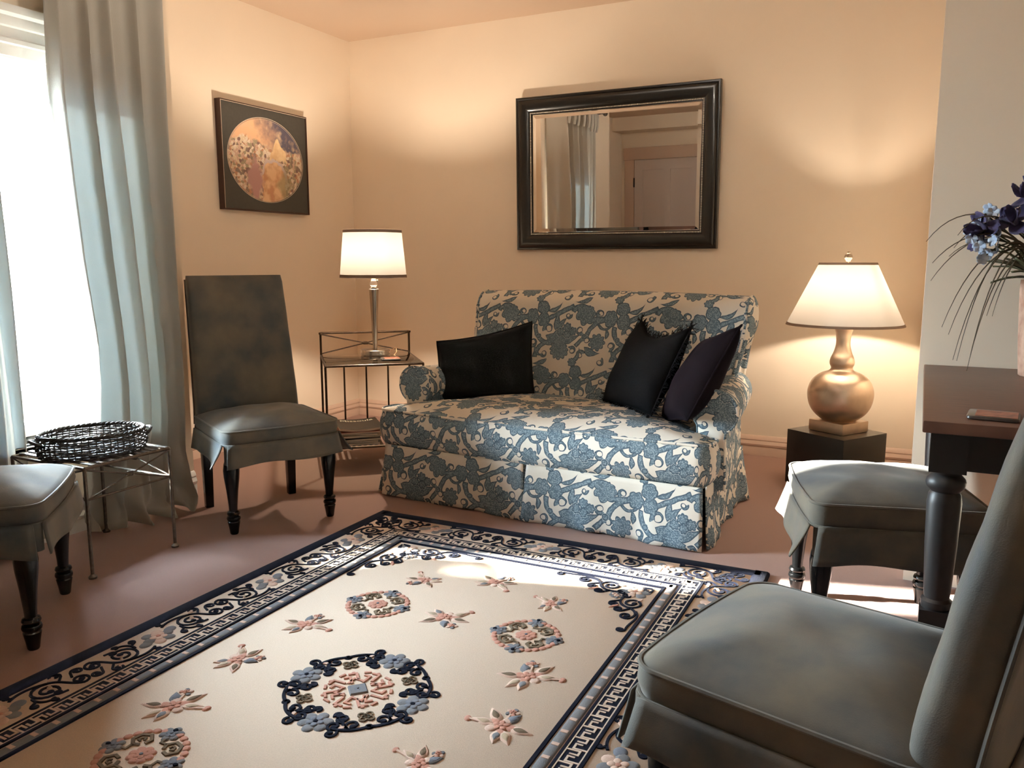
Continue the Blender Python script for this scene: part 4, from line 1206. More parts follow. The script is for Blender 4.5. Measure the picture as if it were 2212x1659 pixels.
for d0, d1 in ((0.000, -0.003), (0.008, 0.0065)):
    mb = MB(); mb.rings([[(FX - o, (RX - d) * cos(2*pi*i/n), (RZ - d) * sin(2*pi*i/n)) for i in range(n)] for d, o in ((d0, 0.0058), (d0, 0.005), (d1, 0.005), (d1, 0.0058))], cap0=False, cap1=False)
    mb.build('pale_ring', M['silver_line'], pt, smooth=False)
mb = MB(); mb.rings([[(FX - 0.0085, (RX) * s * cos(2*pi*i/n), RZ * s * sin(2*pi*i/n)) for i in range(n)] for s in (1.0, 0.5, 0.01)], cap0=False)
mb.build('painting', M['painting'], pt, smooth=False)
mb = MB()
for (a, b) in (((-w2 + .006, -h2 + .006), (-w2 + .0085, h2 - .006)), ((-w2 + .006, h2 - .0085), (w2 - .006, h2 - .006))): mb.box((FX - 0.001, a[0], a[1]), (FX + 0.0006, b[0], b[1]))
mb.build('pale_fillet', M['silver_line'], pt, smooth=False)
# ------------------------------------------------------------------ curtains
CX = 0.66
def curtain(name, label, left, right, ztop, nf, amp, seed, puddle, xoff):
    """left/right: (z, y) edge tables; hangs in front of the window wall at x = CX"""
    t = thing(name, label, 'curtain', (CX, 0, 0))
    rnd = random.Random(seed); ph = [rnd.uniform(0, 6) for _ in range(5)]
    mb = MB()
    def fn(i, j):
        z = lerp(0.0, ztop, j)
        yl, yr = pl(left, z), pl(right, z)
        iw = i + 0.018 * sin(i * 17 + ph[0]) + 0.02 * sin(z * 2.1 + i * 5 + ph[1])
        w = 2 * pi * nf * iw
        fold = sin(w) + 0.35 * sin(2 * w + ph[2] + z * 0.8)
        env = amp * (0.55 + 0.45 * min(1, (ztop - z) / 0.9))
        if z > ztop - 0.12: env *= lerp(1.0, 1.25, (z - ztop + 0.12) / 0.12)
        x = xoff + env * fold
        low = max(0, 1 - z / 0.33)
        x += puddle * low ** 1.5 * (0.4 + 0.6 * sin(i * 11 + ph[3]) ** 2) + 0.02 * low * sin(i * 33 + z * 26)
        if xoff > 0: x -= 0.10 * max(0, 1 - i / 0.32) * min(1, max(0, 1.25 - 1.6 * z))     # held back behind the stool leg
        if i > 0.93 and xoff > 0: x = lerp(x, XW - CX + 0.012, ((i - 0.93) / 0.07) ** 1.5)     # the edge returns to the wall
        y = lerp(yl, yr, i) + env * 0.35 * cos(w) + 0.012 * low * sin(z * 40 + i * 20)
        return (x, y, z + 0.006 + 0.03 * low ** 3 * (0.5 + 0.5 * sin(i * 26 + ph[4])))
    mb.grid(fn, 120, 70)
    mb.build('drape', M['curtain'], t, solid=0.003, angle=85)
    # pinch pleats at the top
    for k in range(nf):
        i = (k + 0.25) / nf; z = ztop
        p = Vector(fn(i, 0.985)); m2 = MB()
        for q in (-0.5, 0, 0.5):
            m2.tube([(p.x + 0.012, p.y + q * 0.016, ztop - 0.16), (p.x + 0.022, p.y + q * 0.022, ztop - 0.11), (p.x + 0.022, p.y + q * 0.04, ztop - 0.02), (p.x + 0.018, p.y + q * 0.045, ztop + 0.008)], 0.009, 8)
        m2.build('pinch_pleat', M['curtain'], t)
    return t
curtain('curtain', 'pale grey linen curtain hanging right of the bright window, puddled on the carpet',
        [(0.0, -2.66), (0.12, -2.64), (0.30, -2.60), (0.42, -2.575), (0.60, -2.58), (0.85, -2.61), (1.10, -2.645), (1.40, -2.675), (1.70, -2.69), (2.0, -2.675), (2.35, -2.66)],
        [(0.0, -2.15), (0.25, -2.15), (0.6, -2.13), (1.0, -2.12), (1.2, -2.11), (1.8, -2.10), (2.35, -2.10)], 2.32, 5, 0.045, 4, 0.07, 0.03)
curtain('curtain', 'grey curtain in shade at the left edge of the photo, left of the window',
        [(0.0, -3.20), (0.5, -3.14), (1.2, -3.12), (2.35, -3.14)], [(0.0, -2.80), (0.3, -2.83), (1.0, -2.845), (1.6, -2.865), (2.35, -2.91)], 2.32, 3, 0.026, 8, 0.0, -0.045)
rod = thing('curtain_rod', 'metal curtain rod above the window, above the frame of the photo', 'curtain rod', (CX + 0.02, -2.62, 2.345))
mb = MB(); mb.rod((0, -0.62, 0), (0, 0.60, 0), 0.012, 14); mb.build('pole', M['pewter'], rod)
for y in (-0.63, 0.61):
    mb = MB(); mb.ball((0, y, 0), 0.024, 16); mb.build('finial', M['pewter'], rod)
for y in (-0.56, 0.54):
    mb = MB(); mb.tube([(0, y, 0.0), (-0.05, y, -0.006), (XW - CX - 0.019, y, 0.0)], 0.008, 8); mb.build('bracket', M['pewter'], rod)

# ------------------------------------------------------------------ writing table
TX0, TX1, TY0, TY1, TZ = 3.60, 5.0, -2.745, -1.672, 0.757
tw = thing('writing_table', 'dark brown wooden table with turned legs at the right edge', 'table', ((TX0 + TX1) / 2, (TY0 + TY1) / 2, 0))
hx, hy = (TX1 - TX0) / 2, (TY1 - TY0) / 2
mb = MB(); mb.box((-hx, -hy, TZ - 0.027), (hx, hy, TZ)); mb.build('tabletop', M['table_wood'], tw, bevel=0.004)
for sx in (-1, 1):
    mb = MB(); mb.box((sx * (hx - 0.035) - 0.011, -hy + 0.075, TZ - 0.112), (sx * (hx - 0.035) + 0.011, hy - 0.075, TZ - 0.026)); mb.build('apron', M['table_dark'], tw, smooth=False)
for sy in (-1, 1):
    mb = MB(); mb.box((-hx + 0.085, sy * (hy - 0.05) - 0.011, TZ - 0.112), (hx - 0.085, sy * (hy - 0.05) + 0.011, TZ - 0.026)); mb.build('apron', M['table_dark'], tw, smooth=False)
TL = [(0.001, 0.0), (0.020, 0.0), (0.024, 0.02), (0.018, 0.05), (0.026, 0.06), (0.026, 0.075), (0.020, 0.082), (0.022, 0.10), (0.026, 0.19), (0.028, 0.205), (0.001, 0.206)]
TL2 = [(0.001, 0.318), (0.030, 0.318), (0.033, 0.326), (0.033, 0.338), (0.026, 0.344), (0.028, 0.36), (0.033, 0.47), (0.0355, 0.565), (0.033, 0.585), (0.029, 0.592), (0.0385, 0.602), (0.041, 0.612), (0.0385, 0.622), (0.029, 0.632), (0.034, 0.640), (0.034, 0.644), (0.001, 0.644)]
for sx in (-1, 1):
    for sy in (-1, 1):
        x, y = sx * (hx - 0.055), sy * (hy - 0.06)
        mb = MB(); mb.lathe(TL, 28, c=(x, y, 0)); mb.lathe(TL2, 28, c=(x, y, 0))
        mb.box((x - 0.037, y - 0.037, 0.640), (x + 0.037, y + 0.037, TZ - 0.026)); mb.box((x - 0.034, y - 0.034, 0.204), (x + 0.034, y + 0.034, 0.32))
        mb.build('leg', M['table_dark'], tw, angle=35)

# coasters, one on each table
def coaster(label, loc, rz):
    t = thing('coaster', label, 'coaster', loc, rz)
    mb = MB(); o = rrect(0.05, 0.052, 0.012)
    mb.rings([[(x, y, z) for x, y in inset(o, d)] for z, d in ((0, 0.003), (0.002, 0), (0.006, 0), (0.008, 0.002))]); mb.build('tile', M['coaster_edge'], t, angle=50)
    mb = MB(); mb.box((-0.034, -0.040, 0.008), (0.046, 0.040, 0.0086)); mb.build('picture_panel', M['coaster_art'], t, smooth=False)
coaster('dark square coaster with an orange picture on the writing table', (3.738, -2.642, TZ + 0.0005), radians(-6))
coaster('small coaster with an orange picture on the glass side table by the lamp', (1.052, -1.090, 0.5708), a_t)

# ------------------------------------------------------------------ vase and stems
VX, VY = 3.905, -1.870
va = thing('vase', 'square textured pink gold vase cut by the right edge', 'vase', (VX, VY, TZ), radians(20))
mb = MB(); R = []
for z, s in ((0, 0.040), (0.004, 0.044), (0.10, 0.050), (0.26, 0.056), (0.285, 0.055), (0.285, 0.049), (0.02, 0.036)): R.append([(x * s / 0.05, y * s / 0.05, z) for x, y in rrect(0.05, 0.05, 0.008)])
mb.rings(R); mb.build('body', M['vase'], va, angle=45)
VT = Vector((VX, VY, TZ + 0.285))
def arc_pts(p0, p1, lift, n=12, side=0.0):
    p0, p1 = Vector(p0), Vector(p1); d = p1 - p0; h = Vector((d.x, d.y, 0)); s = Vector((-h.y, h.x, 0))
    c1 = p0 + Vector((0, 0, lift)) + h * 0.25 + s * side; c2 = p0 + h * 0.72 + Vector((0, 0, lift * 0.75 + max(0, d.z) )) + s * side
    return [((1-t)**3) * p0 + 3*(1-t)**2*t * c1 + 3*(1-t)*t*t * c2 + t**3 * p1 for t in [k / n for k in range(n + 1)]]
# grass blades arching to the left: end points in the vertical plane of the vase, with spread in depth
def blade_end(px, py, yy):
    u, v = (px - 1106) / FPX, (py - 829.5) / FPX
    d = cam.matrix_basis.to_3x3() @ Vector((u, -v, -1)); t_ = (yy - CAM.y) / d.y
    return CAM + d * t_
cam.matrix_basis = Matrix.Translation(CAM) @ Euler((pi / 2 - PITCH, 0, YAW)).to_matrix().to_4x4()
gr = thing('grass_spray', 'thin brown grass blades arching left out of the vase', 'ornamental grass', (VX, VY, TZ + 0.20))
ends = [((3.579, -1.84, 1.155), .26), ((3.655, -1.86, 1.135), .20), ((3.600, -1.90, 1.09), .22), ((3.600, -1.80, 1.035), .26), ((3.638, -1.93, 0.90), .24), ((3.660, -1.82, 0.87), .21), ((3.675, -1.90, 0.80), .23), ((3.690, -1.78, 0.785), .25), ((3.712, -1.95, 0.775), .22), ((3.720, -1.85, 0.79), .19), ((3.760, -1.80, 0.93), .15), ((3.768, -1.90, 0.935), .17), ((3.645, -1.80, 1.11), .16), ((3.66, -1.95, 1.17), .21), ((4.10, -1.90, 1.0), .2), ((4.14, -1.82, 0.9), .22), ((4.08, -2.0, 1.1), .24), ((3.95, -2.12, 0.95), .2)]
for k, (e, lf) in enumerate(ends):
    p0 = Vector((VX + random.uniform(-.02, .02), VY + random.uniform(-.02, .02), TZ + 0.05))
    rel = Vector((VX, VY, TZ + 0.20))
    top = VT + Vector((random.uniform(-.03, .01), random.uniform(-.025, .025), 0.0))
    pts = [p0, p0.lerp(top, 0.5)] + arc_pts(top, Vector(e), lf * 0.75, 16)
    mb = MB(); mb.tube([p - rel for p in pts], 0.0028, 5, taper=lambda f: 1.0 if f < 0.5 else max(0.25, 1 - (f - 0.5) * 1.4))
    mb.build('blade', M['grass'], gr)

def petal(mb, c, d, up, L, w, cupped=0.3, ruffle=0.0, n=6):
    d = Vector(d).normalized(); up = Vector(up); up = (up - d * up.dot(d)).normalized(); s = d.cross(up); c = Vector(c)
    def fn(i, j):
        b = (i * 2 - 1); t_ = j
        wd = w * sin(pi * min(1, 0.08 + t_ * 0.80)) ** 0.7
        z = cupped * L * (t_ ** 2 * -1 + 0.5 * t_) + 0.25 * w * b * b + ruffle * sin(i * 11 + t_ * 6) * t_
        return tuple(c + d * (t_ * L) + s * (b * wd) + up * z)
    mb.grid(fn, n, n)
def stem_thing(name, label, cat, head, group=None):
    t = thing(name, label, cat, (VX, VY, TZ + 0.03), 0, group)
    rel = Vector((VX, VY, TZ + 0.03)); h = Vector(head) - rel
    top = VT - rel + Vector((max(-.03, min(.03, h.x * .15)), max(-.03, min(.03, h.y * .15)), 0))
    mb = MB(); mb.tube([Vector((0, 0, 0)), top * 0.5, top, top.lerp(h, 0.5) + Vector((0, 0, 0.03)), h], 0.0028, 6); mb.build('stem', M['leaf'], t)
    return t, h
def iris(label, head, tilt, seed):
    rnd = random.Random(seed); t, h = stem_thing('iris', label, 'flower', head, 'silk irises in the vase')
    ax = Vector(tilt).normalized(); o1 = ax.orthogonal().normalized(); o2 = ax.cross(o1)
    for k in range(3):
        a = 2 * pi * k / 3 + seed; d = (o1 * cos(a) + o2 * sin(a))
        mb = MB(); petal(mb, h, d * 0.9 - ax * 0.15, ax, 0.062, 0.024, -0.6, 0.004); mb.build('petal', M['iris'], t, solid=0.001)
        a += pi / 3; d = (o1 * cos(a) + o2 * sin(a))
        mb = MB(); petal(mb, h, d * 0.6 + ax * 0.9, -ax, 0.055, 0.021, 0.4, 0.004); mb.build('petal', M['iris'], t, solid=0.001)
    mb = MB(); mb.ball(tuple(h - ax * 0.006), 0.009, 10); mb.build('calyx', M['leaf'], t)
iris('dark violet iris at the very top of the vase arrangement', (3.835, -1.88, 1.285), (-0.5, -0.4, 0.7), 1)
iris('dark blue iris below the top iris, level with the pale sprig', (3.800, -1.90, 1.205), (-0.3, -0.6, 0.6), 2)
iris('violet iris lowest of the three, drooping left among pale sprigs', (3.728, -1.88, 1.185), (-0.7, -0.6, 0.2), 3)
def sprig(label, head, seed, n=4):
    rnd = random.Random(seed); t, h = stem_thing('delphinium_sprig', label, 'flower', head, 'pale blue sprigs in the vase')
    for k in range(n):
        c = h + Vector((rnd.uniform(-.026, .026), rnd.uniform(-.022, .022), rnd.uniform(-.032, .032)))
        ax = Vector((rnd.uniform(-.8, .4), rnd.uniform(-1, -.1), rnd.uniform(-.2, .6))).normalized(); o1 = ax.orthogonal().normalized(); o2 = ax.cross(o1)
        mb = MB()
        for q in range(5):
            a = 2 * pi * q / 5; petal(mb, c, o1 * cos(a) + o2 * sin(a) + ax * 0.35, -ax, 0.019, 0.0085, 0.2, 0.001, 4)
        mb.tube([c, c.lerp(h, 0.7) + Vector((0, 0, -0.012)), h - Vector((0, 0, 0.02))], 0.001, 4)
        mb.build('blossom', M['delph'], t, solid=0.0008)
sprig('pale blue sprig farthest left at the top of the arrangement', (3.716, -1.86, 1.205), 3)
sprig('pale blue sprig hanging lowest over the grass blades', (3.722, -1.90, 1.135), 5, 5)
sprig('pale blue sprig beside the leaves close above the vase', (3.765, -1.90, 1.145), 7, 4)
sprig('small budding sprig above the drooping iris', (3.730, -1.84, 1.235), 9, 3)
lf = thing('leaf_spray', 'dense dark green leaves filling the mouth of the vase', 'foliage', (VX, VY, TZ + 0.20))
random.seed(12)
for k in range(26):
    a = random.uniform(0, 2 * pi); e = random.uniform(0.15, 1.1); L = random.uniform(0.09, 0.19)
    d = Vector((cos(a) * cos(e), sin(a) * cos(e), sin(e)))
    b0 = Vector((cos(a) * 0.022, sin(a) * 0.022, 0.08))
    mb = MB(); petal(mb, b0, d, Vector((0, 0, 1)), L, random.uniform(0.010, 0.019), random.uniform(0.1, 0.5), 0.002); mb.build('leaf', M['leaf'], lf, solid=0.001)
random.seed(21)
evergreen('evergreen_shrub', -3.72, -0.02, -0.33, 0.34, 0.28, 'small dark evergreen shrub outside in the snow', 5)
# ------------------------------------------------------------------ carved wool rug
RUGC = (2.357, -3.125); RHX, RHY = 0.822, 1.280
def rug_mat(name, col, col2=None):
    return mat(name, col, 0.95, noise=0.10, nscale=260, bump=0.55, bscale=700, spec=0.06, sheen=0.03)
RM = [rug_mat('rug_cream', srgb(208, 184, 161)), rug_mat('rug_navy', srgb(9, 12, 26)), rug_mat('rug_grey_blue', srgb(118, 116, 116)), rug_mat('rug_rose', srgb(188, 136, 116)), rug_mat('rug_olive', srgb(110, 94, 76)), rug_mat('rug_pale_rose', srgb(206, 174, 154)), rug_mat('rug_slate', srgb(114, 115, 121)), rug_mat('rug_tan', srgb(178, 156, 130))]
CREAM, NAVY, GREY, ROSE, OLIVE, PALE, SLATE, TAN = range(8)
Z0 = 0.012
rb = MB()
def stroke(pts, w, mi, h=0.003, taper=None, sharp=False):
    P = [Vector(p) for p in pts]; m = len(P); L = []
    rows = []
    for k in range(m):
        t1 = (P[k] - P[k - 1]).normalized() if k else None
        t2 = (P[k + 1] - P[k]).normalized() if k < m - 1 else None
        if t1 is None: t1 = t2
        if t2 is None: t2 = t1
        t = (t1 + t2); t = t.normalized() if t.length > 1e-6 else t1
        c_ = max(0.35, t.dot(t2)); n = Vector((-t.y, t.x)) / c_
        ww = w / 2 * (taper(k / (m - 1)) if taper else 1.0)
        p = P[k]
        rows += [(p.x + n.x * ww, p.y + n.y * ww, Z0 - 0.001), (p.x + n.x * ww * 0.72, p.y + n.y * ww * 0.72, Z0 + h), (p.x - n.x * ww * 0.72, p.y - n.y * ww * 0.72, Z0 + h), (p.x - n.x * ww, p.y - n.y * ww, Z0 - 0.001)]
    fs = []
    for k in range(m - 1):
        for q in range(3): a = k * 4 + q; fs.append((a, a + 4, a + 5, a + 1))
    fs += [(0, 1, 2, 3), tuple(reversed(range(4 * m - 4, 4 * m)))]
    rb.add(rows, fs, mi)
def blob(c, rx, ry, ang, mi, h=0.005, z=None, n=14):
    h *= 0.62; z = Z0 if z is None else Z0 + (z - Z0) * 0.62; ca, sa = cos(ang), sin(ang); R = []
    for s, zz in ((1.0, z - 0.001), (0.8, z + h * 0.75), (0.4, z + h)):
        R.append([(c[0] + s * (rx * cos(2*pi*i/n) * ca - ry * sin(2*pi*i/n) * sa), c[1] + s * (rx * cos(2*pi*i/n) * sa + ry * sin(2*pi*i/n) * ca), zz) for i in range(n)])
    rb.rings(R, mi, cap0=False)
def leafr(c, ang, L, w, mi, mi2=None, h=0.0028):
    ca, sa = cos(ang), sin(ang)
    def out(s, z, off=0.0):
        pts = []
        n = 8
        for k in range(n + 1):
            t = k / n; pts.append((t, sin(pi * t ** 0.8) * (1 - 0.25 * t)))
        loop = [(t, y) for t, y in pts] + [(t, -y) for t, y in reversed(pts[1:-1])]
        return [(c[0] + (lerp(0.5, t, s) * L) * ca - y * s * w / 2 * sa, c[1] + (lerp(0.5, t, s) * L) * sa + y * s * w / 2 * ca, z) for t, y in loop]
    rb.rings([out(1, Z0 - 0.001), out(0.8, Z0 + h), out(0.2, Z0 + h * 1.15)], mi, cap0=False)
    if mi2 is not None: rb.rings([out(0.58, Z0 + h * 0.9), out(0.5, Z0 + h * 1.4), out(0.1, Z0 + h * 1.5)], mi2, cap0=False)
def flower(c, r, outer, inner, cen, ang=0.0, n=6, sq_=1.0):
    for k in range(n):
        a = ang + 2 * pi * k / n; blob((c[0] + r * 0.60 * cos(a), c[1] + r * 0.60 * sin(a) * sq_), r * 0.40, r * 0.36, a, outer if not isinstance(outer, (list, tuple)) else outer[k % len(outer)], 0.005)
    for k in range(5):
        a = ang + 0.4 + 2 * pi * k / 5; blob((c[0] + r * 0.30 * cos(a), c[1] + r * 0.30 * sin(a) * sq_), r * 0.25, r * 0.22, a, inner, 0.0055, Z0 + 0.002)
    blob(c, r * 0.15, r * 0.15, 0, cen, 0.005, Z0 + 0.005)
def spiral(c, R0, a0, turns, d=1, w=0.009, mi=NAVY, end=0.22, ball=1.0):
    n = max(8, int(18 * turns)); pts = []
    for k in range(n + 1):
        t = k / n; r = R0 * lerp(1, end, t ** 0.9); a = a0 + d * 2 * pi * turns * t; pts.append((c[0] + r * cos(a), c[1] + r * sin(a)))
    stroke(pts, w, mi, taper=lambda t: 1.0)
    if ball: blob(pts[-1], w * ball, w * ball * 0.9, 0, mi, 0.0045)
    return pts[0]
def curve(p0, c1, c2, p1, n=12): 
    p0, c1, c2, p1 = map(Vector, (p0, c1, c2, p1))
    return [tuple(((1-t)**3) * p0 + 3*(1-t)**2*t*c1 + 3*(1-t)*t*t*c2 + t**3*p1) for t in [k / n for k in range(n + 1)]]
class Local:
    """redirects strokes into a rotated / mirrored frame"""
    def __init__(s, o, ang, flip=1): s.o = o; s.a = ang; s.f = flip
    def p(s, q): x, y = q[0], q[1] * s.f; return (s.o[0] + x * cos(s.a) - y * sin(s.a), s.o[1] + x * sin(s.a) + y * cos(s.a))
    def stroke(s, pts, w, mi=NAVY, **k): stroke([s.p(q) for q in pts], w, mi, **k)
    def blob(s, c, rx, ry, ang, mi, **k): blob(s.p(c), rx, ry, s.a + ang * s.f, mi, **k)
    def leaf(s, c, ang, L, w, mi, mi2=None): leafr(s.p(c), s.a + ang * s.f, L, w, mi, mi2)
    def curl(s, c, R0, a0, turns, d=1, w=0.008, end=0.25, ball=1.15):
        n = max(8, int(16 * turns)); pts = []
        for k in range(n + 1):
            t = k / n; r = R0 * lerp(1, end, t); a = a0 + d * 2 * pi * turns * t; pts.append((c[0] + r * cos(a), c[1] + r * sin(a)))
        s.stroke(pts, w); s.blob(pts[-1], w * ball, w * ball, 0, NAVY)
    def scroll(s, p, ang, size, d=1, w=0.008, turns=1.15):
        """a stalk leaving p in direction ang and rolling up"""
        q = (p[0] + cos(ang) * size * 0.9, p[1] + sin(ang) * size * 0.9)
        c = (q[0] + cos(ang + d * pi / 2) * size * 0.5, q[1] + sin(ang + d * pi / 2) * size * 0.5)
        s.stroke([p, (lerp(p[0], q[0], .5), lerp(p[1], q[1], .5)), q], w)
        s.curl(c, size * 0.5, ang - d * pi / 2, turns, d, w)

# pile body: cream slab with a navy edge band
def slab(x0, y0, x1, y1, z1, mi, r=0.004):
    R = []
    for d, z in ((0, 0.0), (0, z1 - 0.003), (0.003, z1)):
        R.append([(x0 + d, y0 + d, z), (x1 - d, y0 + d, z), (x1 - d, y1 - d, z), (x0 + d, y1 - d, z)])
    rb.rings(R, mi)
slab(-RHX, -RHY, RHX, RHY, 0.0105, NAVY)
slab(-RHX + 0.002, -RHY + 0.002, RHX - 0.002, RHY - 0.002, 0.0119, CREAM)
def frame(inx, w, mi, h=0.004):
    a, b = RHX - inx - w / 2, RHY - inx - w / 2
    stroke([(-a, -b + 0.0), (a, -b)], w, mi, h); stroke([(-a, b), (a, b)], w, mi, h); stroke([(-a, -b - w * .45), (-a, b + w * .45)], w, mi, h); stroke([(a, -b - w * .45), (a, b + w * .45)], w, mi, h)
frame(0.0, 0.055, NAVY, 0.0035)
frame(0.186, 0.011, NAVY); frame(0.246, 0.010, NAVY); frame(0.258, 0.032, GREY, 0.003); frame(0.291, 0.013, NAVY)
# pink joints across the grey band
b_in = 0.274
for k in range(-18, 19):
    y = k * 0.055
    for sx in (-1, 1):
        if abs(y) < RHY - 0.29: stroke([(sx * (RHX - b_in) - 0.009, y), (sx * (RHX - b_in) + 0.009, y)], 0.015, PALE, 0.0042)
for k in range(-10, 11):
    x = k * 0.05
    for sy in (-1, 1):
        if abs(x) < RHX - 0.29: stroke([(x, sy * (RHY - b_in) - 0.009), (x, sy * (RHY - b_in) + 0.009)], 0.015, PALE, 0.0042)
# key fret: a navy band with a cream meander of interlocking hooks
frame(0.190, 0.062, NAVY, 0.0022)
def key_run(o, ang, L):
    f = Local(o, ang); u = 0.050; n = int(L / u); u = L / n; hh = 0.0225
    for k in range(n):
        x = k * u
        f.stroke([(x + u * .05, -hh), (x + u * .05, hh * 0.42), (x + u * 0.42, hh * 0.42), (x + u * 0.42, -hh * 0.30)], 0.0072, CREAM, h=0.0034)
        f.stroke([(x + u * .92, hh), (x + u * .92, -hh * 0.42), (x + u * 0.62, -hh * 0.42), (x + u * 0.62, hh * 0.50)], 0.0072, CREAM, h=0.0034)
    f.stroke([(-0.02, -0.0235), (L + 0.02, -0.0235)], 0.0045, CREAM, h=0.0034); f.stroke([(-0.02, 0.0235), (L + 0.02, 0.0235)], 0.0045, CREAM, h=0.0034)
c = 0.2215
key_run((-RHX + c, RHY - c), -pi / 2, 2 * (RHY - c)); key_run((RHX - c, -RHY + c), pi / 2, 2 * (RHY - c))
key_run((-RHX + c, -RHY + c), 0, 2 * (RHX - c)); key_run((RHX - c, RHY - c), pi, 2 * (RHX - c))

# scrolling outer border with blossoms
def vine(f, L):
    """half repeat: from a blossom at x=0 towards x=L"""
    f.stroke(curve((0.046, 0.040), (0.075, 0.058), (0.110, 0.060), (0.150, 0.036)), 0.0085)
    f.curl((0.122, 0.002), 0.043, 0.95, 1.65, 1, 0.0085, 0.2)
    f.stroke(curve((0.079, 0.0), (0.070, -0.030), (0.088, -0.052), (0.112, -0.046)), 0.008)
    f.curl((0.106, -0.052), 0.010, 0.9, 0.7, 1, 0.0075)
    f.stroke(curve((0.150, 0.036), (0.176, 0.018), (0.168, -0.020), (0.196, -0.040)), 0.0085)
    f.curl((0.200, -0.016), 0.025, -1.9, 1.3, 1, 0.008, 0.2)
    f.scroll((0.165, 0.020), 0.8, 0.034, 1, 0.0078, 1.0)
    f.scroll((0.196, 0.010), 1.1, 0.034, -1, 0.0078, 1.0)
    f.scroll((0.074, -0.022), 3.6, 0.022, 1, 0.0075, 0.8)
    f.scroll((0.060, 0.048), 2.6, 0.016, -1, 0.007, 0.7)
    f.scroll((0.150, -0.040), 3.0, 0.022, -1, 0.0075, 0.8)
    f.leaf((0.128, 0.004), 0.9, 0.030, 0.016, PALE, TAN)
    f.leaf((0.150, 0.046), 0.2, 0.036, 0.016, PALE)
def border(o, ang, centres, lo, hi):
    for cx in centres:
        p = Local(o, ang).p((cx, 0)); 
        flower(p, 0.050, [GREY, PALE, GREY], PALE, ROSE, ang, 6, 1.0)
        f = Local(o, ang); f.blob((cx + 0.052, 0.012), 0.022, 0.018, 0.3, SLATE, h=0.0045); f.blob((cx - 0.052, -0.010), 0.022, 0.018, 0.3, GREY, h=0.0045)
        for d_ in (1, -1):
            g = Local(f.p((cx, 0)), ang + (0 if d_ > 0 else pi))
            vine(g, 0.23)
bo = 0.120
ys = [0.912 - 0.463 * k for k in range(5)]
border((-RHX + bo, 0), pi / 2, ys, 0, 0); border((RHX - bo, 0), pi / 2, ys, 0, 0)
xs = [-0.475, 0.0, 0.475]
border((0, RHY - bo), 0, xs, 0, 0); border((0, -RHY + bo), 0, xs, 0, 0)
for sx in (-1, 1):
    for sy in (-1, 1):
        f = Local((sx * (RHX - bo), sy * (RHY - bo)), atan2(-sy, -sx), 1)
        f.curl((0.01, 0), 0.032, pi, 1.4, 1); f.scroll((-0.02, 0.01), 2.0, 0.03, 1); f.scroll((-0.02, -0.01), -2.0, 0.03, -1); f.scroll((-0.03, 0.0), pi, 0.03, 1)

# corner brackets of the inner field
for sx in (-1, 1):
    for sy in (-1, 1):
        cx, cy = sx * (RHX - 0.304), sy * (RHY - 0.304)
        for ax in (0, 1):
            ang = (pi if sx > 0 else 0) if ax == 0 else (-pi / 2 if sy > 0 else pi / 2)
            inward = Vector((-sx, -sy)); e = Vector((cos(ang), sin(ang))); nrm = Vector((-e.y, e.x)); fl = 1 if nrm.dot(inward) > 0 else -1
            f = Local((cx, cy), ang, fl)
            f.stroke(curve((0.07, 0.055), (0.12, 0.11), (0.18, 0.10), (0.195, 0.055)), 0.009)
            f.curl((0.160, 0.052), 0.035, 0.0, 1.3, -1, 0.009)
            f.stroke(curve((0.195, 0.055), (0.205, 0.015), (0.255, 0.005), (0.275, 0.032)), 0.009)
            f.curl((0.255, 0.040), 0.021, -0.4, 1.0, 1, 0.009)
            f.stroke(curve((0.215, 0.020), (0.26, -0.01), (0.30, 0.02), (0.35, 0.012)), 0.008); f.curl((0.352, 0.027), 0.015, -pi / 2, 0.9, 1, 0.008)
            f.scroll((0.150, 0.090), 0.9, 0.035, -1, 0.008); f.scroll((0.10, 0.085), 1.7, 0.03, 1, 0.008); f.scroll((0.025, 0.02), 0.1, 0.028, 1, 0.008)
            f.scroll((0.20, 0.045), 0.6, 0.035, 1, 0.008)
            f.leaf((0.185, 0.085), 0.6, 0.045, 0.016, ROSE); f.leaf((0.11, 0.03), 0.3, 0.04, 0.016, PALE)
            flower(f.p((0.125, 0.115)), 0.020, GREY, PALE, ROSE, 0, 5)
        flower((cx - sx * 0.068, cy - sy * 0.068), 0.054, [GREY, PALE, GREY], PALE, ROSE, 0.3, 6)

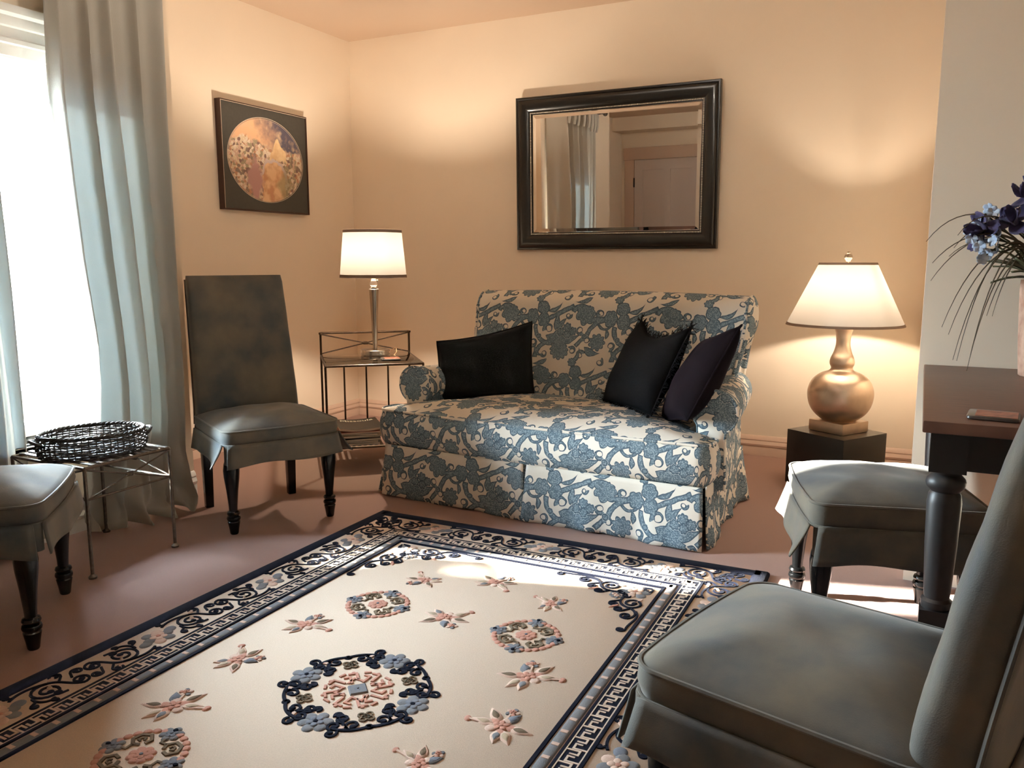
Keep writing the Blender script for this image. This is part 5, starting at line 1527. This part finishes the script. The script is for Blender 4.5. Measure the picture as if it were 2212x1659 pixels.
# central medallion
def fretdisc(c, r, mi, w=0.0085, n=8):
    for k in range(n):
        a = 2 * pi * k / n; f = Local(c, a)
        f.stroke([(r * 0.38, 0.010), (r * 0.74, 0.010), (r * 0.74, r * 0.30)], w, mi)
        f.stroke([(r * 0.52, -0.009), (r * 0.92, -0.009), (r * 0.92, r * 0.14)], w, mi)
        f.stroke([(r * 0.97, r * 0.22), (r * 0.86, r * 0.40)], w, mi); f.blob((r * 0.98, -r * 0.02), w * .7, w * .7, 0, mi)
for k in range(4):
    a = pi / 2 * k
    flower((0.166 * cos(a), 0.166 * sin(a)), 0.045, GREY, SLATE, NAVY, a, 6)
    f = Local((0, 0), a + pi / 4)
    # linked knot
    for i in (-1, 0, 1):
        for j in (-1, 0, 1):
            if abs(i) + abs(j) < 2:
                q = (0.134 + (i + j) * 0.0095, (i - j) * 0.0095); n = 12
                pts = [(q[0] + 0.0080 * cos(2*pi*m_/n), q[1] + 0.0080 * sin(2*pi*m_/n)) for m_ in range(n + 1)]; f.stroke(pts, 0.0055, OLIVE)
    # navy scroll group between two blossoms
    for s in (1, -1):
        g = Local((0, 0), a + pi / 4, s)
        g.stroke(curve((0.178, 0.0), (0.186, 0.03), (0.18, 0.06), (0.160, 0.085)), 0.0105)
        g.curl((0.160, 0.035), 0.021, 0.5, 0.95, 1, 0.0085); g.curl((0.150, 0.078), 0.018, 0.6, 0.95, 1, 0.0085)
        g.curl((0.178, 0.092), 0.017, -1.8, 0.8, 1, 0.0085)
        g.curl((0.126, 0.052), 0.019, 0.4, 0.95, 1, 0.0085); g.stroke(curve((0.172, 0.05), (0.155, 0.062), (0.14, 0.05), (0.118, 0.066)), 0.010)
        g.curl((0.106, 0.060), 0.012, 1.2, 0.7, 1, 0.010)
        g.leaf((0.158, 0.048), 1.2, 0.03, 0.014, PALE)
        g.blob((0.178, 0.0), 0.012, 0.012, 0, NAVY)
fretdisc((0, 0), 0.090, ROSE)
for q in range(4):
    f = Local((0, 0), pi / 4 + q * pi / 2); f.stroke([(0.036, -0.02), (0.058, 0.0), (0.036, 0.02)], 0.008, ROSE)
rb.rings([[(s * 0.034 * x, s * 0.034 * y, z) for x, y in ((1, 0), (0, 1), (-1, 0), (0, -1))] for s, z in ((1, Z0 - .001), (0.85, Z0 + 0.004))], GREY, cap0=False)
flower((0, 0), 0.022, GREY, SLATE, GREY, 0.5, 5)

def medallion(c, ang):
    for k in range(28):
        a = ang + 2 * pi * k / 28; blob((c[0] + 0.094 * cos(a), c[1] + 0.094 * sin(a)), 0.012, 0.010, a + pi / 2, ROSE, 0.005)
    for k in range(4):
        a = ang + pi / 2 * k
        flower((c[0] + 0.088 * cos(a), c[1] + 0.088 * sin(a)), 0.030, GREY, SLATE, SLATE, a, 6)
        blob((c[0] + 0.100 * cos(a), c[1] + 0.100 * sin(a)), 0.007, 0.006, a, NAVY, 0.006, Z0 + 0.005)
        f = Local(c, a + pi / 4)
        f.stroke([(0.045, -0.006), (0.052, -0.020), (0.074, -0.020), (0.084, 0.0), (0.074, 0.020), (0.052, 0.020), (0.045, 0.006)], 0.010, OLIVE)
        f.stroke([(0.058, -0.004), (0.066, -0.008), (0.070, 0.0), (0.066, 0.008), (0.058, 0.004)], 0.006, OLIVE)
        f.stroke([(0.052, 0.020), (0.040, 0.034), (0.050, 0.046)], 0.0075, OLIVE)
    flower(c, 0.034, ROSE, ROSE, SLATE, ang, 8)
mc = [(-0.261, 0.456), (0.257, 0.466), (-0.262, -0.440), (0.260, -0.445)]
for q in mc: medallion(q, 0.05)

def spray(c, ang, kind=0, s=1.0):
    f = Local(c, ang, 1 if kind % 2 == 0 else -1)
    for a, L, m1, m2 in ((2.6, .066, PALE, OLIVE), (3.5, .06, PALE, TAN), (0.3, .066, PALE, OLIVE), (-0.5, .06, PALE, TAN), (-2.3, .054, PALE, GREY), (1.4, .05, GREY, SLATE)):
        f.leaf((0.014 * cos(a) * s, 0.014 * sin(a) * s), a, L * s, 0.032 * s, m1, m2)
    f.stroke(curve((0, 0), (0.02, -0.02), (0.04, -0.03), (0.062 * s, -0.046)), 0.008, PALE)
    f.blob((0.066 * s, -0.048), 0.012 * s, 0.009 * s, 0.6, ROSE)
    f.stroke(curve((0, 0), (0.01, 0.02), (0.02, 0.03), (0.03, 0.048)), 0.006, PALE); flower(f.p((0.030 * s, 0.05 * s)), 0.018 * s, [PALE, GREY, ROSE], ROSE, ROSE, ang, 5)
    flower(c, 0.037 * s, [ROSE, PALE, ROSE], ROSE, ROSE, ang, 5)
sp = [(1.990, -2.886, .6, 0, 1.05), (2.340, -2.659, .3, 1, 1.1), (2.352, -2.348, 0, 0, 1.0), (2.591, -2.425, 2.0, 1, .85), (2.722, -2.874, .8, 0, 1.15), (2.761, -3.113, 2.6, 1, 1.1), (2.126, -2.437, 3.0, 0, .9), (1.964, -3.139, 1.6, 1, 1.0), (1.996, -3.388, .9, 0, 1.1), (2.665, -3.32, 2.2, 1, .9), (2.34, -3.62, .2, 0, 1.0), (2.7, -3.72, 1.2, 1, 1.0), (2.12, -3.85, 2.2, 0, 1.0), (2.36, -3.92, .4, 1, 1.0), (2.6, -3.86, 1.4, 0, 1.0)]
for x, y, a, k, s in sp: spray((x - RUGC[0], y - RUGC[1]), a, k, s)
rug = rb.build('area_rug', RM, loc=(RUGC[0], RUGC[1], 0.0005), rot=(0, 0, radians(0.55)), angle=50)
tag(rug, 'carved cream oriental rug with navy border and floral medallions', 'rug')
